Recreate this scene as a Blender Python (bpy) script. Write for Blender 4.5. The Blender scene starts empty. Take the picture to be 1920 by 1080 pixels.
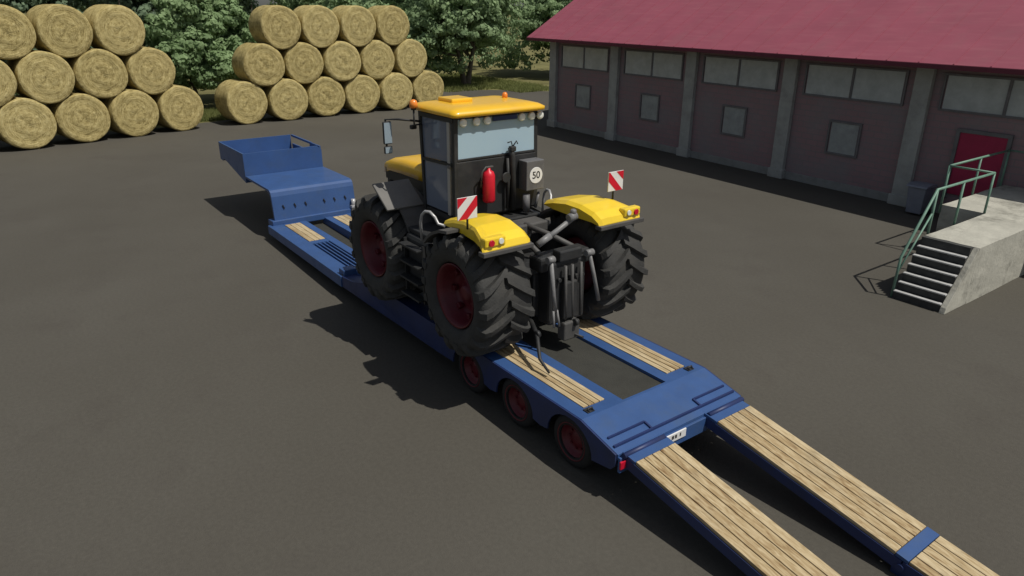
import bpy, bmesh, math, random
import numpy as np
from mathutils import Vector, Matrix, Euler

C = bpy.context.scene.collection
scene = bpy.context.scene
R = math.radians

# ------------------------------------------------------------------ camera
cam_d = bpy.data.cameras.new('camera')
cam = bpy.data.objects.new('camera', cam_d)
C.objects.link(cam)
_r = Vector((-0.59209, -0.80586, 0.00389)); _u = Vector((0.30020, -0.21608, 0.92908)); _f = Vector((0.74787, -0.55127, -0.36986))
M = Matrix((( _r.x, _u.x, -_f.x, -9.6373), (_r.y, _u.y, -_f.y, 7.5018), (_r.z, _u.z, -_f.z, 6.6653), (0, 0, 0, 1)))
cam.matrix_world = M
cam_d.sensor_width = 36; cam_d.lens = 24.91; cam_d.clip_start = .1; cam_d.clip_end = 3000
scene.camera = cam

# ------------------------------------------------------------------ sky, sun, exposure
LIGHT = Vector((.52, .24, -1.0)).normalized()      # the way the sunlight travels
w = bpy.data.worlds.new('World'); scene.world = w; w.use_nodes = True
nt = w.node_tree
sky = nt.nodes.new('ShaderNodeTexSky'); sky.sky_type = 'NISHITA'; sky.sun_disc = False
sky.sun_elevation = math.asin(-LIGHT.z); sky.sun_rotation = math.atan2(-LIGHT.x, -LIGHT.y)
sky.air_density = 1.0; sky.dust_density = 1.5
nt.nodes['Background'].inputs[1].default_value = .058
hs = nt.nodes.new('ShaderNodeHueSaturation'); hs.inputs['Saturation'].default_value = .6      # a slightly veiled, paler sky
nt.links.new(sky.outputs[0], hs.inputs['Color']); nt.links.new(hs.outputs[0], nt.nodes['Background'].inputs[0])
sd = bpy.data.lights.new('sun', 'SUN'); sd.energy = 3.5; sd.angle = R(.5); sd.color = (1, .955, .88)
sun = bpy.data.objects.new('sun', sd); C.objects.link(sun)
sun.rotation_euler = LIGHT.to_track_quat('-Z', 'Y').to_euler(); sun.location = (-20, -10, 40)
scene.view_settings.view_transform = 'Standard'; scene.view_settings.look = 'None'
scene.view_settings.exposure = 0; scene.view_settings.gamma = 1
scene.cycles.max_bounces = 6; scene.cycles.transparent_max_bounces = 12

# ------------------------------------------------------------------ materials
def mat(name, col, rough=.6, var=.15, scale=3.0, metal=0., bump=0., bscale=40., dirt=None, dirt_amt=.5, dirt_scale=1.2, coat=0., spec=.5):
    m = bpy.data.materials.new(name); m.use_nodes = True
    n = m.node_tree.nodes; l = m.node_tree.links
    b = n['Principled BSDF']; b.inputs['Roughness'].default_value = rough; b.inputs['Metallic'].default_value = metal
    b.inputs['Specular IOR Level'].default_value = spec
    if coat: b.inputs['Coat Weight'].default_value = coat; b.inputs['Coat Roughness'].default_value = .15
    tc = n.new('ShaderNodeTexCoord')
    nz = n.new('ShaderNodeTexNoise'); nz.inputs['Scale'].default_value = scale; nz.inputs['Detail'].default_value = 6; nz.inputs['Roughness'].default_value = .65
    l.new(tc.outputs['Object'], nz.inputs['Vector'])
    mx = n.new('ShaderNodeMix'); mx.data_type = 'RGBA'
    c = Vector(col[:3])
    mx.inputs[6].default_value = (*[max(0, x * (1 - var)) for x in c], 1); mx.inputs[7].default_value = (*[min(1, x * (1 + var)) for x in c], 1)
    mr = n.new('ShaderNodeMapRange'); mr.inputs[1].default_value = .3; mr.inputs[2].default_value = .7
    l.new(nz.outputs['Fac'], mr.inputs[0]); l.new(mr.outputs[0], mx.inputs[0])
    out = mx.outputs[2]
    if dirt:
        n2 = n.new('ShaderNodeTexNoise'); n2.inputs['Scale'].default_value = dirt_scale; n2.inputs['Detail'].default_value = 8; n2.inputs['Roughness'].default_value = .7
        l.new(tc.outputs['Object'], n2.inputs['Vector'])
        r2 = n.new('ShaderNodeMapRange'); r2.inputs[1].default_value = .5; r2.inputs[2].default_value = .68; r2.inputs[4].default_value = dirt_amt
        l.new(n2.outputs['Fac'], r2.inputs[0])
        m2 = n.new('ShaderNodeMix'); m2.data_type = 'RGBA'; m2.inputs[7].default_value = (*dirt, 1)
        l.new(r2.outputs[0], m2.inputs[0]); l.new(out, m2.inputs[6]); out = m2.outputs[2]
        r3 = n.new('ShaderNodeMapRange'); r3.inputs[3].default_value = rough; r3.inputs[4].default_value = min(1, rough + .3)
        l.new(r2.outputs[0], r3.inputs[0]); l.new(r3.outputs[0], b.inputs['Roughness'])
    l.new(out, b.inputs['Base Color'])
    if bump:
        n3 = n.new('ShaderNodeTexNoise'); n3.inputs['Scale'].default_value = bscale; n3.inputs['Detail'].default_value = 4
        l.new(tc.outputs['Object'], n3.inputs['Vector'])
        bp = n.new('ShaderNodeBump'); bp.inputs['Strength'].default_value = bump; bp.inputs['Distance'].default_value = .03
        l.new(n3.outputs['Fac'], bp.inputs['Height']); l.new(bp.outputs[0], b.inputs['Normal'])
    return m

def asphalt_mat():
    m = bpy.data.materials.new('asphalt'); m.use_nodes = True
    n = m.node_tree.nodes; l = m.node_tree.links; b = n['Principled BSDF']; b.inputs['Roughness'].default_value = .9; b.inputs['Specular IOR Level'].default_value = .25
    tc = n.new('ShaderNodeTexCoord')
    def noise(s, d, r=.6):
        k = n.new('ShaderNodeTexNoise'); k.inputs['Scale'].default_value = s; k.inputs['Detail'].default_value = d; k.inputs['Roughness'].default_value = r
        l.new(tc.outputs['Object'], k.inputs['Vector']); return k.outputs['Fac']
    def mix(f, a, c, lo, hi):
        mr = n.new('ShaderNodeMapRange'); mr.inputs[1].default_value = lo; mr.inputs[2].default_value = hi; l.new(f, mr.inputs[0])
        x = n.new('ShaderNodeMix'); x.data_type = 'RGBA'; l.new(mr.outputs[0], x.inputs[0])
        for sock, v in ((6, a), (7, c)):
            if isinstance(v, tuple): x.inputs[sock].default_value = (*v, 1)
            else: l.new(v, x.inputs[sock])
        return x.outputs[2]
    a = mix(noise(.12, 5), (.079, .073, .060), (.092, .086, .072), .35, .65)
    a = mix(noise(.45, 8, .7), a, (.076, .069, .058), .52, .75)
    fine = noise(14, 8, .75)
    dark = n.new('ShaderNodeMix'); dark.data_type = 'RGBA'; dark.blend_type = 'MULTIPLY'; dark.inputs[0].default_value = 1
    mr = n.new('ShaderNodeMapRange'); mr.inputs[1].default_value = .3; mr.inputs[2].default_value = .7; mr.inputs[3].default_value = .86; mr.inputs[4].default_value = 1.12
    l.new(fine, mr.inputs[0]); l.new(a, dark.inputs[6]); l.new(mr.outputs[0], dark.inputs[7])
    l.new(dark.outputs[2], b.inputs['Base Color'])
    bp = n.new('ShaderNodeBump'); bp.inputs['Strength'].default_value = .35; bp.inputs['Distance'].default_value = .02
    l.new(noise(60, 3), bp.inputs['Height']); l.new(bp.outputs[0], b.inputs['Normal'])
    return m

def grass_mat():
    m = mat('meadow', (.165, .155, .066), .95, .35, .35, bump=.8, bscale=6, dirt=(.20, .17, .085), dirt_amt=.6, dirt_scale=.15, spec=.1)
    return m

def straw_mat():
    m = bpy.data.materials.new('straw'); m.use_nodes = True
    n = m.node_tree.nodes; l = m.node_tree.links; b = n['Principled BSDF']; b.inputs['Roughness'].default_value = .95; b.inputs['Specular IOR Level'].default_value = .1
    tc = n.new('ShaderNodeTexCoord'); sep = n.new('ShaderNodeSeparateXYZ'); l.new(tc.outputs['Object'], sep.inputs[0])
    def math_(op, a, c=None):
        k = n.new('ShaderNodeMath'); k.operation = op
        for i, v in enumerate((a, c)):
            if v is None: continue
            if isinstance(v, (int, float)): k.inputs[i].default_value = v
            else: l.new(v, k.inputs[i])
        return k.outputs[0]
    rad = math_('SQRT', math_('ADD', math_('MULTIPLY', sep.outputs[1], sep.outputs[1]), math_('MULTIPLY', sep.outputs[2], sep.outputs[2])))
    ang = math_('ARCTAN2', sep.outputs[2], sep.outputs[1])
    # polar coordinates: straws lie along the windings of the bale
    nzw = n.new('ShaderNodeTexNoise'); nzw.inputs['Scale'].default_value = 2.2; nzw.inputs['Detail'].default_value = 4; l.new(tc.outputs['Object'], nzw.inputs['Vector'])
    wob = math_('MULTIPLY', math_('SUBTRACT', nzw.outputs['Fac'], .5), .28)
    spi = math_('ADD', math_('SUBTRACT', math_('MULTIPLY', math_('ADD', rad, wob), 3.4), math_('MULTIPLY', ang, .159)), 0.)
    tri = math_('PINGPONG', spi, .5)
    comb = n.new('ShaderNodeCombineXYZ')
    l.new(math_('MULTIPLY', rad, 26.), comb.inputs[0]); l.new(math_('MULTIPLY', ang, 3.), comb.inputs[1]); l.new(math_('MULTIPLY', sep.outputs[0], 22.), comb.inputs[2])
    nf = n.new('ShaderNodeTexNoise'); nf.inputs['Scale'].default_value = 1.0; nf.inputs['Detail'].default_value = 5; l.new(comb.outputs[0], nf.inputs['Vector'])
    nb = n.new('ShaderNodeTexNoise'); nb.inputs['Scale'].default_value = 14; nb.inputs['Detail'].default_value = 6; nb.inputs['Roughness'].default_value = .75; l.new(tc.outputs['Object'], nb.inputs['Vector'])
    oi = n.new('ShaderNodeObjectInfo')
    f = math_('ADD', math_('MULTIPLY', nf.outputs['Fac'], .55), math_('MULTIPLY', nb.outputs['Fac'], .45))
    f = math_('ADD', f, math_('MULTIPLY', math_('SUBTRACT', tri, .25), .15))
    nc = n.new('ShaderNodeTexNoise'); nc.inputs['Scale'].default_value = 4.5; nc.inputs['Detail'].default_value = 3; l.new(tc.outputs['Object'], nc.inputs['Vector'])
    f = math_('ADD', f, math_('MULTIPLY', math_('SUBTRACT', nc.outputs['Fac'], .5), .35))
    f = math_('ADD', f, math_('MULTIPLY', math_('SUBTRACT', oi.outputs['Random'], .5), .05))
    cr = n.new('ShaderNodeValToRGB'); e = cr.color_ramp.elements
    e[0].position = .33; e[0].color = (.235, .185, .07, 1); e[1].position = .7; e[1].color = (.63, .54, .265, 1)
    k = e.new(.5); k.color = (.455, .37, .16, 1)
    l.new(f, cr.inputs[0]); l.new(cr.outputs[0], b.inputs['Base Color'])
    bp = n.new('ShaderNodeBump'); bp.inputs['Strength'].default_value = .9; bp.inputs['Distance'].default_value = .05
    l.new(f, bp.inputs['Height']); l.new(bp.outputs[0], b.inputs['Normal'])
    return m

def wood_mat():
    m = bpy.data.materials.new('timber'); m.use_nodes = True
    n = m.node_tree.nodes; l = m.node_tree.links; b = n['Principled BSDF']; b.inputs['Roughness'].default_value = .8; b.inputs['Specular IOR Level'].default_value = .2
    tc = n.new('ShaderNodeTexCoord'); mp = n.new('ShaderNodeMapping'); mp.inputs['Scale'].default_value = (1.2, 14, 14); l.new(tc.outputs['Object'], mp.inputs[0])
    nz = n.new('ShaderNodeTexNoise'); nz.inputs['Scale'].default_value = 2; nz.inputs['Detail'].default_value = 7; nz.inputs['Distortion'].default_value = .6; l.new(mp.outputs[0], nz.inputs['Vector'])
    gi = n.new('ShaderNodeNewGeometry')
    ad = n.new('ShaderNodeMath'); ad.operation = 'MULTIPLY_ADD'; ad.inputs[1].default_value = .28; l.new(gi.outputs['Random Per Island'], ad.inputs[0]); l.new(nz.outputs['Fac'], ad.inputs[2])
    cr = n.new('ShaderNodeValToRGB'); e = cr.color_ramp.elements
    e[0].position = .32; e[0].color = (.20, .12, .055, 1); e[1].position = .85; e[1].color = (.56, .46, .29, 1); k = e.new(.55); k.color = (.38, .285, .155, 1)
    l.new(ad.outputs[0], cr.inputs[0])
    n2 = n.new('ShaderNodeTexNoise'); n2.inputs['Scale'].default_value = 1.6; n2.inputs['Detail'].default_value = 7; n2.inputs['Roughness'].default_value = .7; l.new(tc.outputs['Object'], n2.inputs['Vector'])
    r2 = n.new('ShaderNodeMapRange'); r2.inputs[1].default_value = .52; r2.inputs[2].default_value = .75; r2.inputs[4].default_value = .55; l.new(n2.outputs['Fac'], r2.inputs[0])
    m2 = n.new('ShaderNodeMix'); m2.data_type = 'RGBA'; m2.inputs[7].default_value = (.20, .175, .125, 1); l.new(r2.outputs[0], m2.inputs[0]); l.new(cr.outputs[0], m2.inputs[6]); l.new(m2.outputs[2], b.inputs['Base Color'])
    bp = n.new('ShaderNodeBump'); bp.inputs['Strength'].default_value = .3; bp.inputs['Distance'].default_value = .01; l.new(nz.outputs['Fac'], bp.inputs['Height']); l.new(bp.outputs[0], b.inputs['Normal'])
    return m

def leaf_mat(name, dark, light):
    m = bpy.data.materials.new(name); m.use_nodes = True
    n = m.node_tree.nodes; l = m.node_tree.links; b = n['Principled BSDF']; b.inputs['Roughness'].default_value = .7; b.inputs['Specular IOR Level'].default_value = .25
    g = n.new('ShaderNodeNewGeometry'); tc = n.new('ShaderNodeTexCoord')
    nz = n.new('ShaderNodeTexNoise'); nz.inputs['Scale'].default_value = .6; nz.inputs['Detail'].default_value = 3; l.new(tc.outputs['Object'], nz.inputs['Vector'])
    a = n.new('ShaderNodeMath'); a.operation = 'MULTIPLY_ADD'; a.inputs[1].default_value = .5; l.new(g.outputs['Random Per Island'], a.inputs[0])
    s = n.new('ShaderNodeMapRange'); s.inputs[1].default_value = .3; s.inputs[2].default_value = .7; s.inputs[4].default_value = .5; l.new(nz.outputs['Fac'], s.inputs[0]); l.new(s.outputs[0], a.inputs[2])
    mx = n.new('ShaderNodeMix'); mx.data_type = 'RGBA'; mx.inputs[6].default_value = (*dark, 1); mx.inputs[7].default_value = (*light, 1)
    l.new(a.outputs[0], mx.inputs[0]); l.new(mx.outputs[2], b.inputs['Base Color'])
    tr = n.new('ShaderNodeBsdfTranslucent'); l.new(mx.outputs[2], tr.inputs[0])
    ms = n.new('ShaderNodeMixShader'); ms.inputs[0].default_value = .42; l.new(b.outputs[0], ms.inputs[1]); l.new(tr.outputs[0], ms.inputs[2])
    l.new(ms.outputs[0], n['Material Output'].inputs[0])
    return m

def glass_mat(name, col, alpha, rough=.08):
    m = bpy.data.materials.new(name); m.use_nodes = True
    n = m.node_tree.nodes; l = m.node_tree.links; b = n['Principled BSDF']
    b.inputs['Base Color'].default_value = (*col, 1); b.inputs['Roughness'].default_value = rough; b.inputs['Alpha'].default_value = alpha
    b.inputs['Specular IOR Level'].default_value = .8
    return m

def brick_wall_mat():
    m = bpy.data.materials.new('maroon_wall'); m.use_nodes = True
    n = m.node_tree.nodes; l = m.node_tree.links; b = n['Principled BSDF']; b.inputs['Roughness'].default_value = .9
    tc = n.new('ShaderNodeTexCoord'); mp = n.new('ShaderNodeMapping'); mp.inputs['Rotation'].default_value = (R(90), 0, 0); l.new(tc.outputs['Object'], mp.inputs[0])
    br = n.new('ShaderNodeTexBrick'); br.inputs['Scale'].default_value = 1; br.inputs['Brick Width'].default_value = .5; br.inputs['Row Height'].default_value = .22; br.inputs['Mortar Size'].default_value = .015
    br.inputs['Color1'].default_value = (.29, .19, .20, 1); br.inputs['Color2'].default_value = (.265, .18, .19, 1); br.inputs['Mortar'].default_value = (.22, .19, .195, 1)
    l.new(mp.outputs[0], br.inputs[0])
    nz = n.new('ShaderNodeTexNoise'); nz.inputs['Scale'].default_value = .7; nz.inputs['Detail'].default_value = 8; l.new(tc.outputs['Object'], nz.inputs['Vector'])
    mr = n.new('ShaderNodeMapRange'); mr.inputs[1].default_value = .45; mr.inputs[2].default_value = .7; mr.inputs[4].default_value = .75; l.new(nz.outputs['Fac'], mr.inputs[0])
    mx = n.new('ShaderNodeMix'); mx.data_type = 'RGBA'; l.new(mr.outputs[0], mx.inputs[0]); l.new(br.outputs[0], mx.inputs[6]); mx.inputs[7].default_value = (.23, .22, .225, 1)
    l.new(mx.outputs[2], b.inputs['Base Color'])
    bp = n.new('ShaderNodeBump'); bp.inputs['Strength'].default_value = .4; bp.inputs['Distance'].default_value = .02; l.new(br.outputs['Fac'], bp.inputs['Height']); bp.invert = True; l.new(bp.outputs[0], b.inputs['Normal'])
    return m

def roof_mat():
    m = mat('crimson_roof_sheet', (.295, .070, .104), .65, .10, .5, dirt=(.26, .085, .11), dirt_amt=.6, dirt_scale=.8)
    n = m.node_tree.nodes; l = m.node_tree.links; b = n['Principled BSDF']
    # weather streaks drawn along the sheets
    tc = n.new('ShaderNodeTexCoord'); mp = n.new('ShaderNodeMapping'); mp.inputs['Scale'].default_value = (.5, 5, 5); l.new(tc.outputs['Object'], mp.inputs[0])
    nz = n.new('ShaderNodeTexNoise'); nz.inputs['Scale'].default_value = 1.5; nz.inputs['Detail'].default_value = 6; l.new(mp.outputs[0], nz.inputs['Vector'])
    mr = n.new('ShaderNodeMapRange'); mr.inputs[1].default_value = .5; mr.inputs[2].default_value = .72; mr.inputs[4].default_value = .45; l.new(nz.outputs['Fac'], mr.inputs[0])
    old = b.inputs['Base Color'].links[0].from_socket
    mx = n.new('ShaderNodeMix'); mx.data_type = 'RGBA'; l.new(mr.outputs[0], mx.inputs[0]); l.new(old, mx.inputs[6]); mx.inputs[7].default_value = (.36, .11, .14, 1)
    l.new(mx.outputs[2], b.inputs['Base Color'])
    return m

MT = dict(
    asphalt=asphalt_mat(), meadow=grass_mat(), straw=straw_mat(), wood=wood_mat(),
    blue=mat('blue_paint', (.034, .086, .232), .48, .10, 2.0, dirt=(.038, .078, .165), dirt_amt=.5, dirt_scale=1.5, coat=.15),
    dkblue=mat('blue_paint_shade_darkened', (.015, .030, .11), .5, .15, 2.0, dirt=(.03, .036, .06), dirt_amt=.5),  # trailer blue darkened: shade of skirts and mid beams put into the colour
    well=mat('dark_well_floor', (.034, .034, .028), .85, .2, 2.5, bump=.3),
    rubber=mat('tyre_rubber', (.038, .038, .036), .78, .25, 4, bump=.25, bscale=30, dirt=(.058, .055, .048), dirt_amt=.6, dirt_scale=2.5),
    trtyre=mat('trailer_tyre_rubber', (.014, .014, .014), .8, .2, 5, bump=.2, bscale=30),
    rim=mat('red_rim_paint', (.105, .007, .014), .5, .2, 4),
    yellow=mat('yellow_paint', (.88, .62, .03), .38, .06, 2, coat=.4, dirt=(.70, .46, .05), dirt_amt=.35, dirt_scale=1.4),
    roofyellow=mat('roof_yellow_paint', (.86, .50, .018), .38, .06, 2, coat=.4, dirt=(.66, .38, .04), dirt_amt=.35, dirt_scale=1.4),
    maroon=mat('maroon_board', (.12, .018, .035), .7, .15, 3),
    plinth=mat('dark_plinth', (.25, .255, .245), .9, .25, 1.2, dirt=(.13, .13, .125), dirt_amt=.6),
    black=mat('black_metal', (.022, .023, .024), .55, .25, 3, dirt=(.05, .047, .042), dirt_amt=.5, dirt_scale=2),
    grey=mat('grey_metal', (.13, .13, .135), .5, .2, 4, dirt=(.08, .075, .068), dirt_amt=.5),
    dgrey=mat('dark_grey_plastic', (.075, .073, .070), .6, .2, 3, dirt=(.11, .10, .09), dirt_amt=.4),
    litgrey=mat('lit_grey_plastic', (.15, .145, .135), .6, .15, 3, dirt=(.19, .18, .16), dirt_amt=.4),  # lighter copy of the fender grey, stronger light put into its colour
    lift=mat('worn_link_steel', (.20, .20, .20), .45, .2, 6, dirt=(.08, .075, .07), dirt_amt=.5, dirt_scale=4),
    lgrey=mat('bright_steel', (.42, .42, .42), .4, .1, 4, metal=.3),
    white=mat('white_paint', (.78, .78, .76), .5, .04, 3),
    red=mat('red_paint', (.62, .012, .03), .4, .08, 3),
    redref=mat('red_reflector', (.55, .01, .035), .3, .08, 8),
    orange=mat('orange_lens', (.85, .26, .04), .25, .05, 5),
    lens=mat('lamp_lens', (.78, .80, .74), .2, .04, 5),
    cabglass=glass_mat('tinted_rear_glass', (.44, .60, .70), .88, .12),
    sideglass=glass_mat('side_glass', (.22, .26, .34), .72, .08),
    mirror=mat('mirror_glass', (.50, .62, .70), .12, .03, 3, metal=.4),
    concrete=mat('pale_concrete', (.42, .41, .35), .9, .16, 1.6, bump=.4, bscale=12, dirt=(.12, .115, .095), dirt_amt=.85, dirt_scale=.9),
    tread=mat('dark_step_rubber', (.05, .051, .048), .85, .3, 6),
    nosing=mat('step_nosing', (.46, .46, .45), .5, .15, 5),
    railing=mat('pale_green_railing', (.15, .28, .21), .5, .15, 5, dirt=(.12, .15, .13), dirt_amt=.5, dirt_scale=4),
    wall=brick_wall_mat(), roof=roof_mat(),
    pillar=mat('grey_pillar_render', (.36, .37, .35), .9, .15, 1.5, bump=.3, bscale=15, dirt=(.24, .235, .225), dirt_amt=.6, dirt_scale=1.3),
    smallpane=mat('boarded_pane', (.31, .335, .33), .6, .2, 1.6, dirt=(.25, .255, .26), dirt_amt=.6, dirt_scale=2),
    pane=mat('dusty_pane', (.44, .475, .47), .35, .18, 1.6, dirt=(.36, .39, .385), dirt_amt=.6, dirt_scale=2),
    frame=mat('dark_window_frame', (.15, .145, .15), .7, .2, 4),
    door=mat('dark_red_door', (.36, .012, .065), .55, .12, 2),
    bark=mat('bark', (.12, .10, .075), .9, .3, 5, bump=.8, bscale=15),
    bin=mat('slate_blue_plastic', (.20, .215, .26), .55, .1, 4),
    leaf_a=leaf_mat('leaves_mid', (.15, .225, .11), (.43, .57, .30)),
    leaf_b=leaf_mat('leaves_light', (.15, .235, .10), (.42, .565, .29)),
    leaf_c=leaf_mat('leaves_dark', (.08, .125, .075), (.28, .38, .235)),
    grassblade=leaf_mat('grass_blades', (.13, .155, .045), (.31, .33, .125)),
)

# ------------------------------------------------------------------ mesh helpers
class MB:
    """collects boxes, tubes, prisms, lathes and links them as ONE mesh object"""
    def __init__(s): s.bm = bmesh.new()
    def faces(s, vs, fs):
        v = [s.bm.verts.new(p) for p in vs]
        for f in fs:
            try: s.bm.faces.new([v[i] for i in f])
            except ValueError: pass
        return v
    def box(s, c, d, rot=None, bev=0.0, taper=1.0):
        hx, hy, hz = d[0] / 2, d[1] / 2, d[2] / 2
        pts = []
        for z in (-1, 1):
            t = taper if z > 0 else 1
            for x, y in ((-1, -1), (1, -1), (1, 1), (-1, 1)): pts.append(Vector((x * hx * t, y * hy * t, z * hz)))
        if rot is not None:
            m = Euler(rot).to_matrix() if not isinstance(rot, Matrix) else rot
            pts = [m @ p for p in pts]
        v = s.faces([p + Vector(c) for p in pts], [(3, 2, 1, 0), (4, 5, 6, 7), (0, 1, 5, 4), (1, 2, 6, 5), (2, 3, 7, 6), (3, 0, 4, 7)])
        if bev:
            ed = {e for q in v for e in q.link_edges}
            bmesh.ops.bevel(s.bm, geom=list(ed), offset=bev, segments=2, affect='EDGES', profile=.5)
        return s
    def span(s, a, b, bev=0.0):
        return s.box([(p + q) / 2 for p, q in zip(a, b)], [abs(q - p) for p, q in zip(a, b)], bev=bev)
    def beam(s, a, b, wd, ht, bev=0.0, up=(0, 0, 1)):
        a = Vector(a); b = Vector(b); x = (b - a).normalized(); y = Vector(up).cross(x)
        if y.length < 1e-4: y = Vector((0, 1, 0)).cross(x)
        y.normalize(); z = x.cross(y)
        m = Matrix((x, y, z)).transposed()
        return s.box((a + b) / 2, ((b - a).length, wd, ht), rot=m, bev=bev)
    def tube(s, pts, r, seg=10, cap=True):
        pts = [Vector(p) for p in pts]; rings = []
        rr = r if isinstance(r, (list, tuple)) else [r] * len(pts)
        prev = None
        for i, p in enumerate(pts):
            d = (pts[min(i + 1, len(pts) - 1)] - pts[max(i - 1, 0)]).normalized()
            if prev is None:
                n1 = d.cross(Vector((0, 0, 1)))
                if n1.length < .05: n1 = d.cross(Vector((0, 1, 0)))
            else: n1 = prev - d * prev.dot(d)
            n1.normalize(); prev = n1; n2 = d.cross(n1)
            rings.append([s.bm.verts.new(p + (n1 * math.cos(t) + n2 * math.sin(t)) * rr[i]) for t in [2 * math.pi * k / seg for k in range(seg)]])
        for a, b in zip(rings, rings[1:]):
            for k in range(seg): s.bm.faces.new((a[k], a[(k + 1) % seg], b[(k + 1) % seg], b[k])).smooth = True
        if cap:
            s.bm.faces.new(rings[0][::-1]); s.bm.faces.new(rings[-1])
        return s
    def lathe(s, prof, c=(0, 0, 0), axis='Z', seg=24, smooth=True, hollow=False):
        """prof: (radius, height along the axis)"""
        c = Vector(c); rings = []
        for r, h in prof:
            ring = []
            for k in range(seg):
                t = 2 * math.pi * k / seg; a, b = r * math.cos(t), r * math.sin(t)
                p = {'Z': (a, b, h), 'Y': (b, h, a), 'X': (h, a, b)}[axis]
                ring.append(s.bm.verts.new(c + Vector(p)))
            rings.append(ring)
        for a, b in zip(rings, rings[1:]):
            for k in range(seg):
                f = s.bm.faces.new((a[k], a[(k + 1) % seg], b[(k + 1) % seg], b[k])); f.smooth = smooth
        if hollow:
            for k in range(seg): s.bm.faces.new((rings[-1][k], rings[-1][(k + 1) % seg], rings[0][(k + 1) % seg], rings[0][k]))
        else:
            s.bm.faces.new(rings[0][::-1]); s.bm.faces.new(rings[-1])
        return s
    def prism(s, poly, a, b, plane='XZ', bev=0.0):
        """polygon in a plane, extruded from a to b along the third axis"""
        def P(q, t): return {'XZ': (q[0], t, q[1]), 'XY': (q[0], q[1], t), 'YZ': (t, q[0], q[1])}[plane]
        n = len(poly)
        v = s.faces([P(q, a) for q in poly] + [P(q, b) for q in poly],
                    [tuple(range(n))[::-1], tuple(range(n, 2 * n))] + [(k, (k + 1) % n, n + (k + 1) % n, n + k) for k in range(n)])
        if bev:
            ed = {e for q in v for e in q.link_edges}
            bmesh.ops.bevel(s.bm, geom=list(ed), offset=bev, segments=2, affect='EDGES', profile=.5)
        return s
    def loft(s, secs, closed=True, cap=True, smooth=False):
        """list of equal-length point rings"""
        rings = [[s.bm.verts.new(p) for p in r] for r in secs]; n = len(rings[0])
        for a, b in zip(rings, rings[1:]):
            for k in range(n if closed else n - 1):
                s.bm.faces.new((a[k], a[(k + 1) % n], b[(k + 1) % n], b[k])).smooth = smooth
        if cap: s.bm.faces.new(rings[0][::-1]); s.bm.faces.new(rings[-1])
        return s
    def warp(s, fn):
        for v in s.bm.verts: v.co = fn(v.co)
        return s
    def build(s, name, m, parent=None, off=None, smooth=None, label=None):
        """off: world point that becomes the mesh's zero (defaults to the parent thing's base)"""
        if off is None: off = root_of(parent).get('base', (0, 0, 0)) if parent else (0, 0, 0)
        o_ = Vector(off)
        for v in s.bm.verts: v.co -= o_
        bmesh.ops.recalc_face_normals(s.bm, faces=s.bm.faces[:])
        me = bpy.data.meshes.new(name); s.bm.to_mesh(me); s.bm.free()
        if smooth:
            for p in me.polygons: p.use_smooth = True
        me.materials.append(MT[m] if isinstance(m, str) else m)
        o = bpy.data.objects.new(name, me); C.objects.link(o)
        if parent: o.parent = parent
        if label: o['label'] = label
        return o

BASES = {}
def root_of(o):
    while o.parent: o = o.parent
    return BASES.get(o.name, {})
def tag(o, label=None, cat=None, group=None, kind=None):
    for k, v in (('label', label), ('category', cat), ('group', group), ('kind', kind)):
        if v: o[k] = v
    return o
def thing(name, loc, label, cat, group=None, rz=0.0, local=False):
    o = bpy.data.objects.new(name, None); C.objects.link(o); o.location = loc; o.rotation_euler = (0, 0, rz)
    BASES[o.name] = {'base': (0, 0, 0) if local else tuple(loc)}
    return tag(o, label, cat, group)
def copy_tree(o, parent=None):
    c = o.copy(); C.objects.link(c)
    if parent is not None: c.parent = parent
    for ch in [k for k in bpy.data.objects if k.parent == o]: copy_tree(ch, c)
    return c

# ================================================================== GROUND
b = MB(); b.faces([(-900, -900, -.004), (900, -900, -.004), (900, 900, -.004), (-900, 900, -.004)], [(0, 1, 2, 3)])
tag(b.build('meadow', 'meadow'), 'dry olive green meadow beyond the asphalt yard', kind='structure')
yard = [(-60, -60), (20, -60), (36, -40), (38.2, -31.5), (41.2, -28.6), (43.2, -26), (42, -19), (39.2, -10), (37.0, -4.4), (36.2, -2.5), (36.5, 10), (38, 30), (34, 60), (-60, 60)]
rnd = random.Random(4)
edge = []
for p, q in zip(yard, yard[1:] + yard[:1]):
    n_ = 1 if abs(p[0]) > 55 and abs(q[0]) > 55 else 8
    for k in range(n_):
        t = k / n_; j = .18 if 0 < k else 0
        edge.append((p[0] + (q[0] - p[0]) * t + rnd.uniform(-j, j), p[1] + (q[1] - p[1]) * t + rnd.uniform(-j, j), 0))
b = MB(); b.faces(edge, [tuple(range(len(edge)))])
tag(b.build('asphalt_yard', 'asphalt'), 'grey brown asphalt yard', kind='structure')

# ================================================================== BARN
SX = 5.3
ang = R(180 - 2.98)
barn = thing('barn', (23.66, -19.9, 0), 'long barn with crimson sheet roof and maroon walls between grey pillars', 'barn', rz=ang, local=True)
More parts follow.
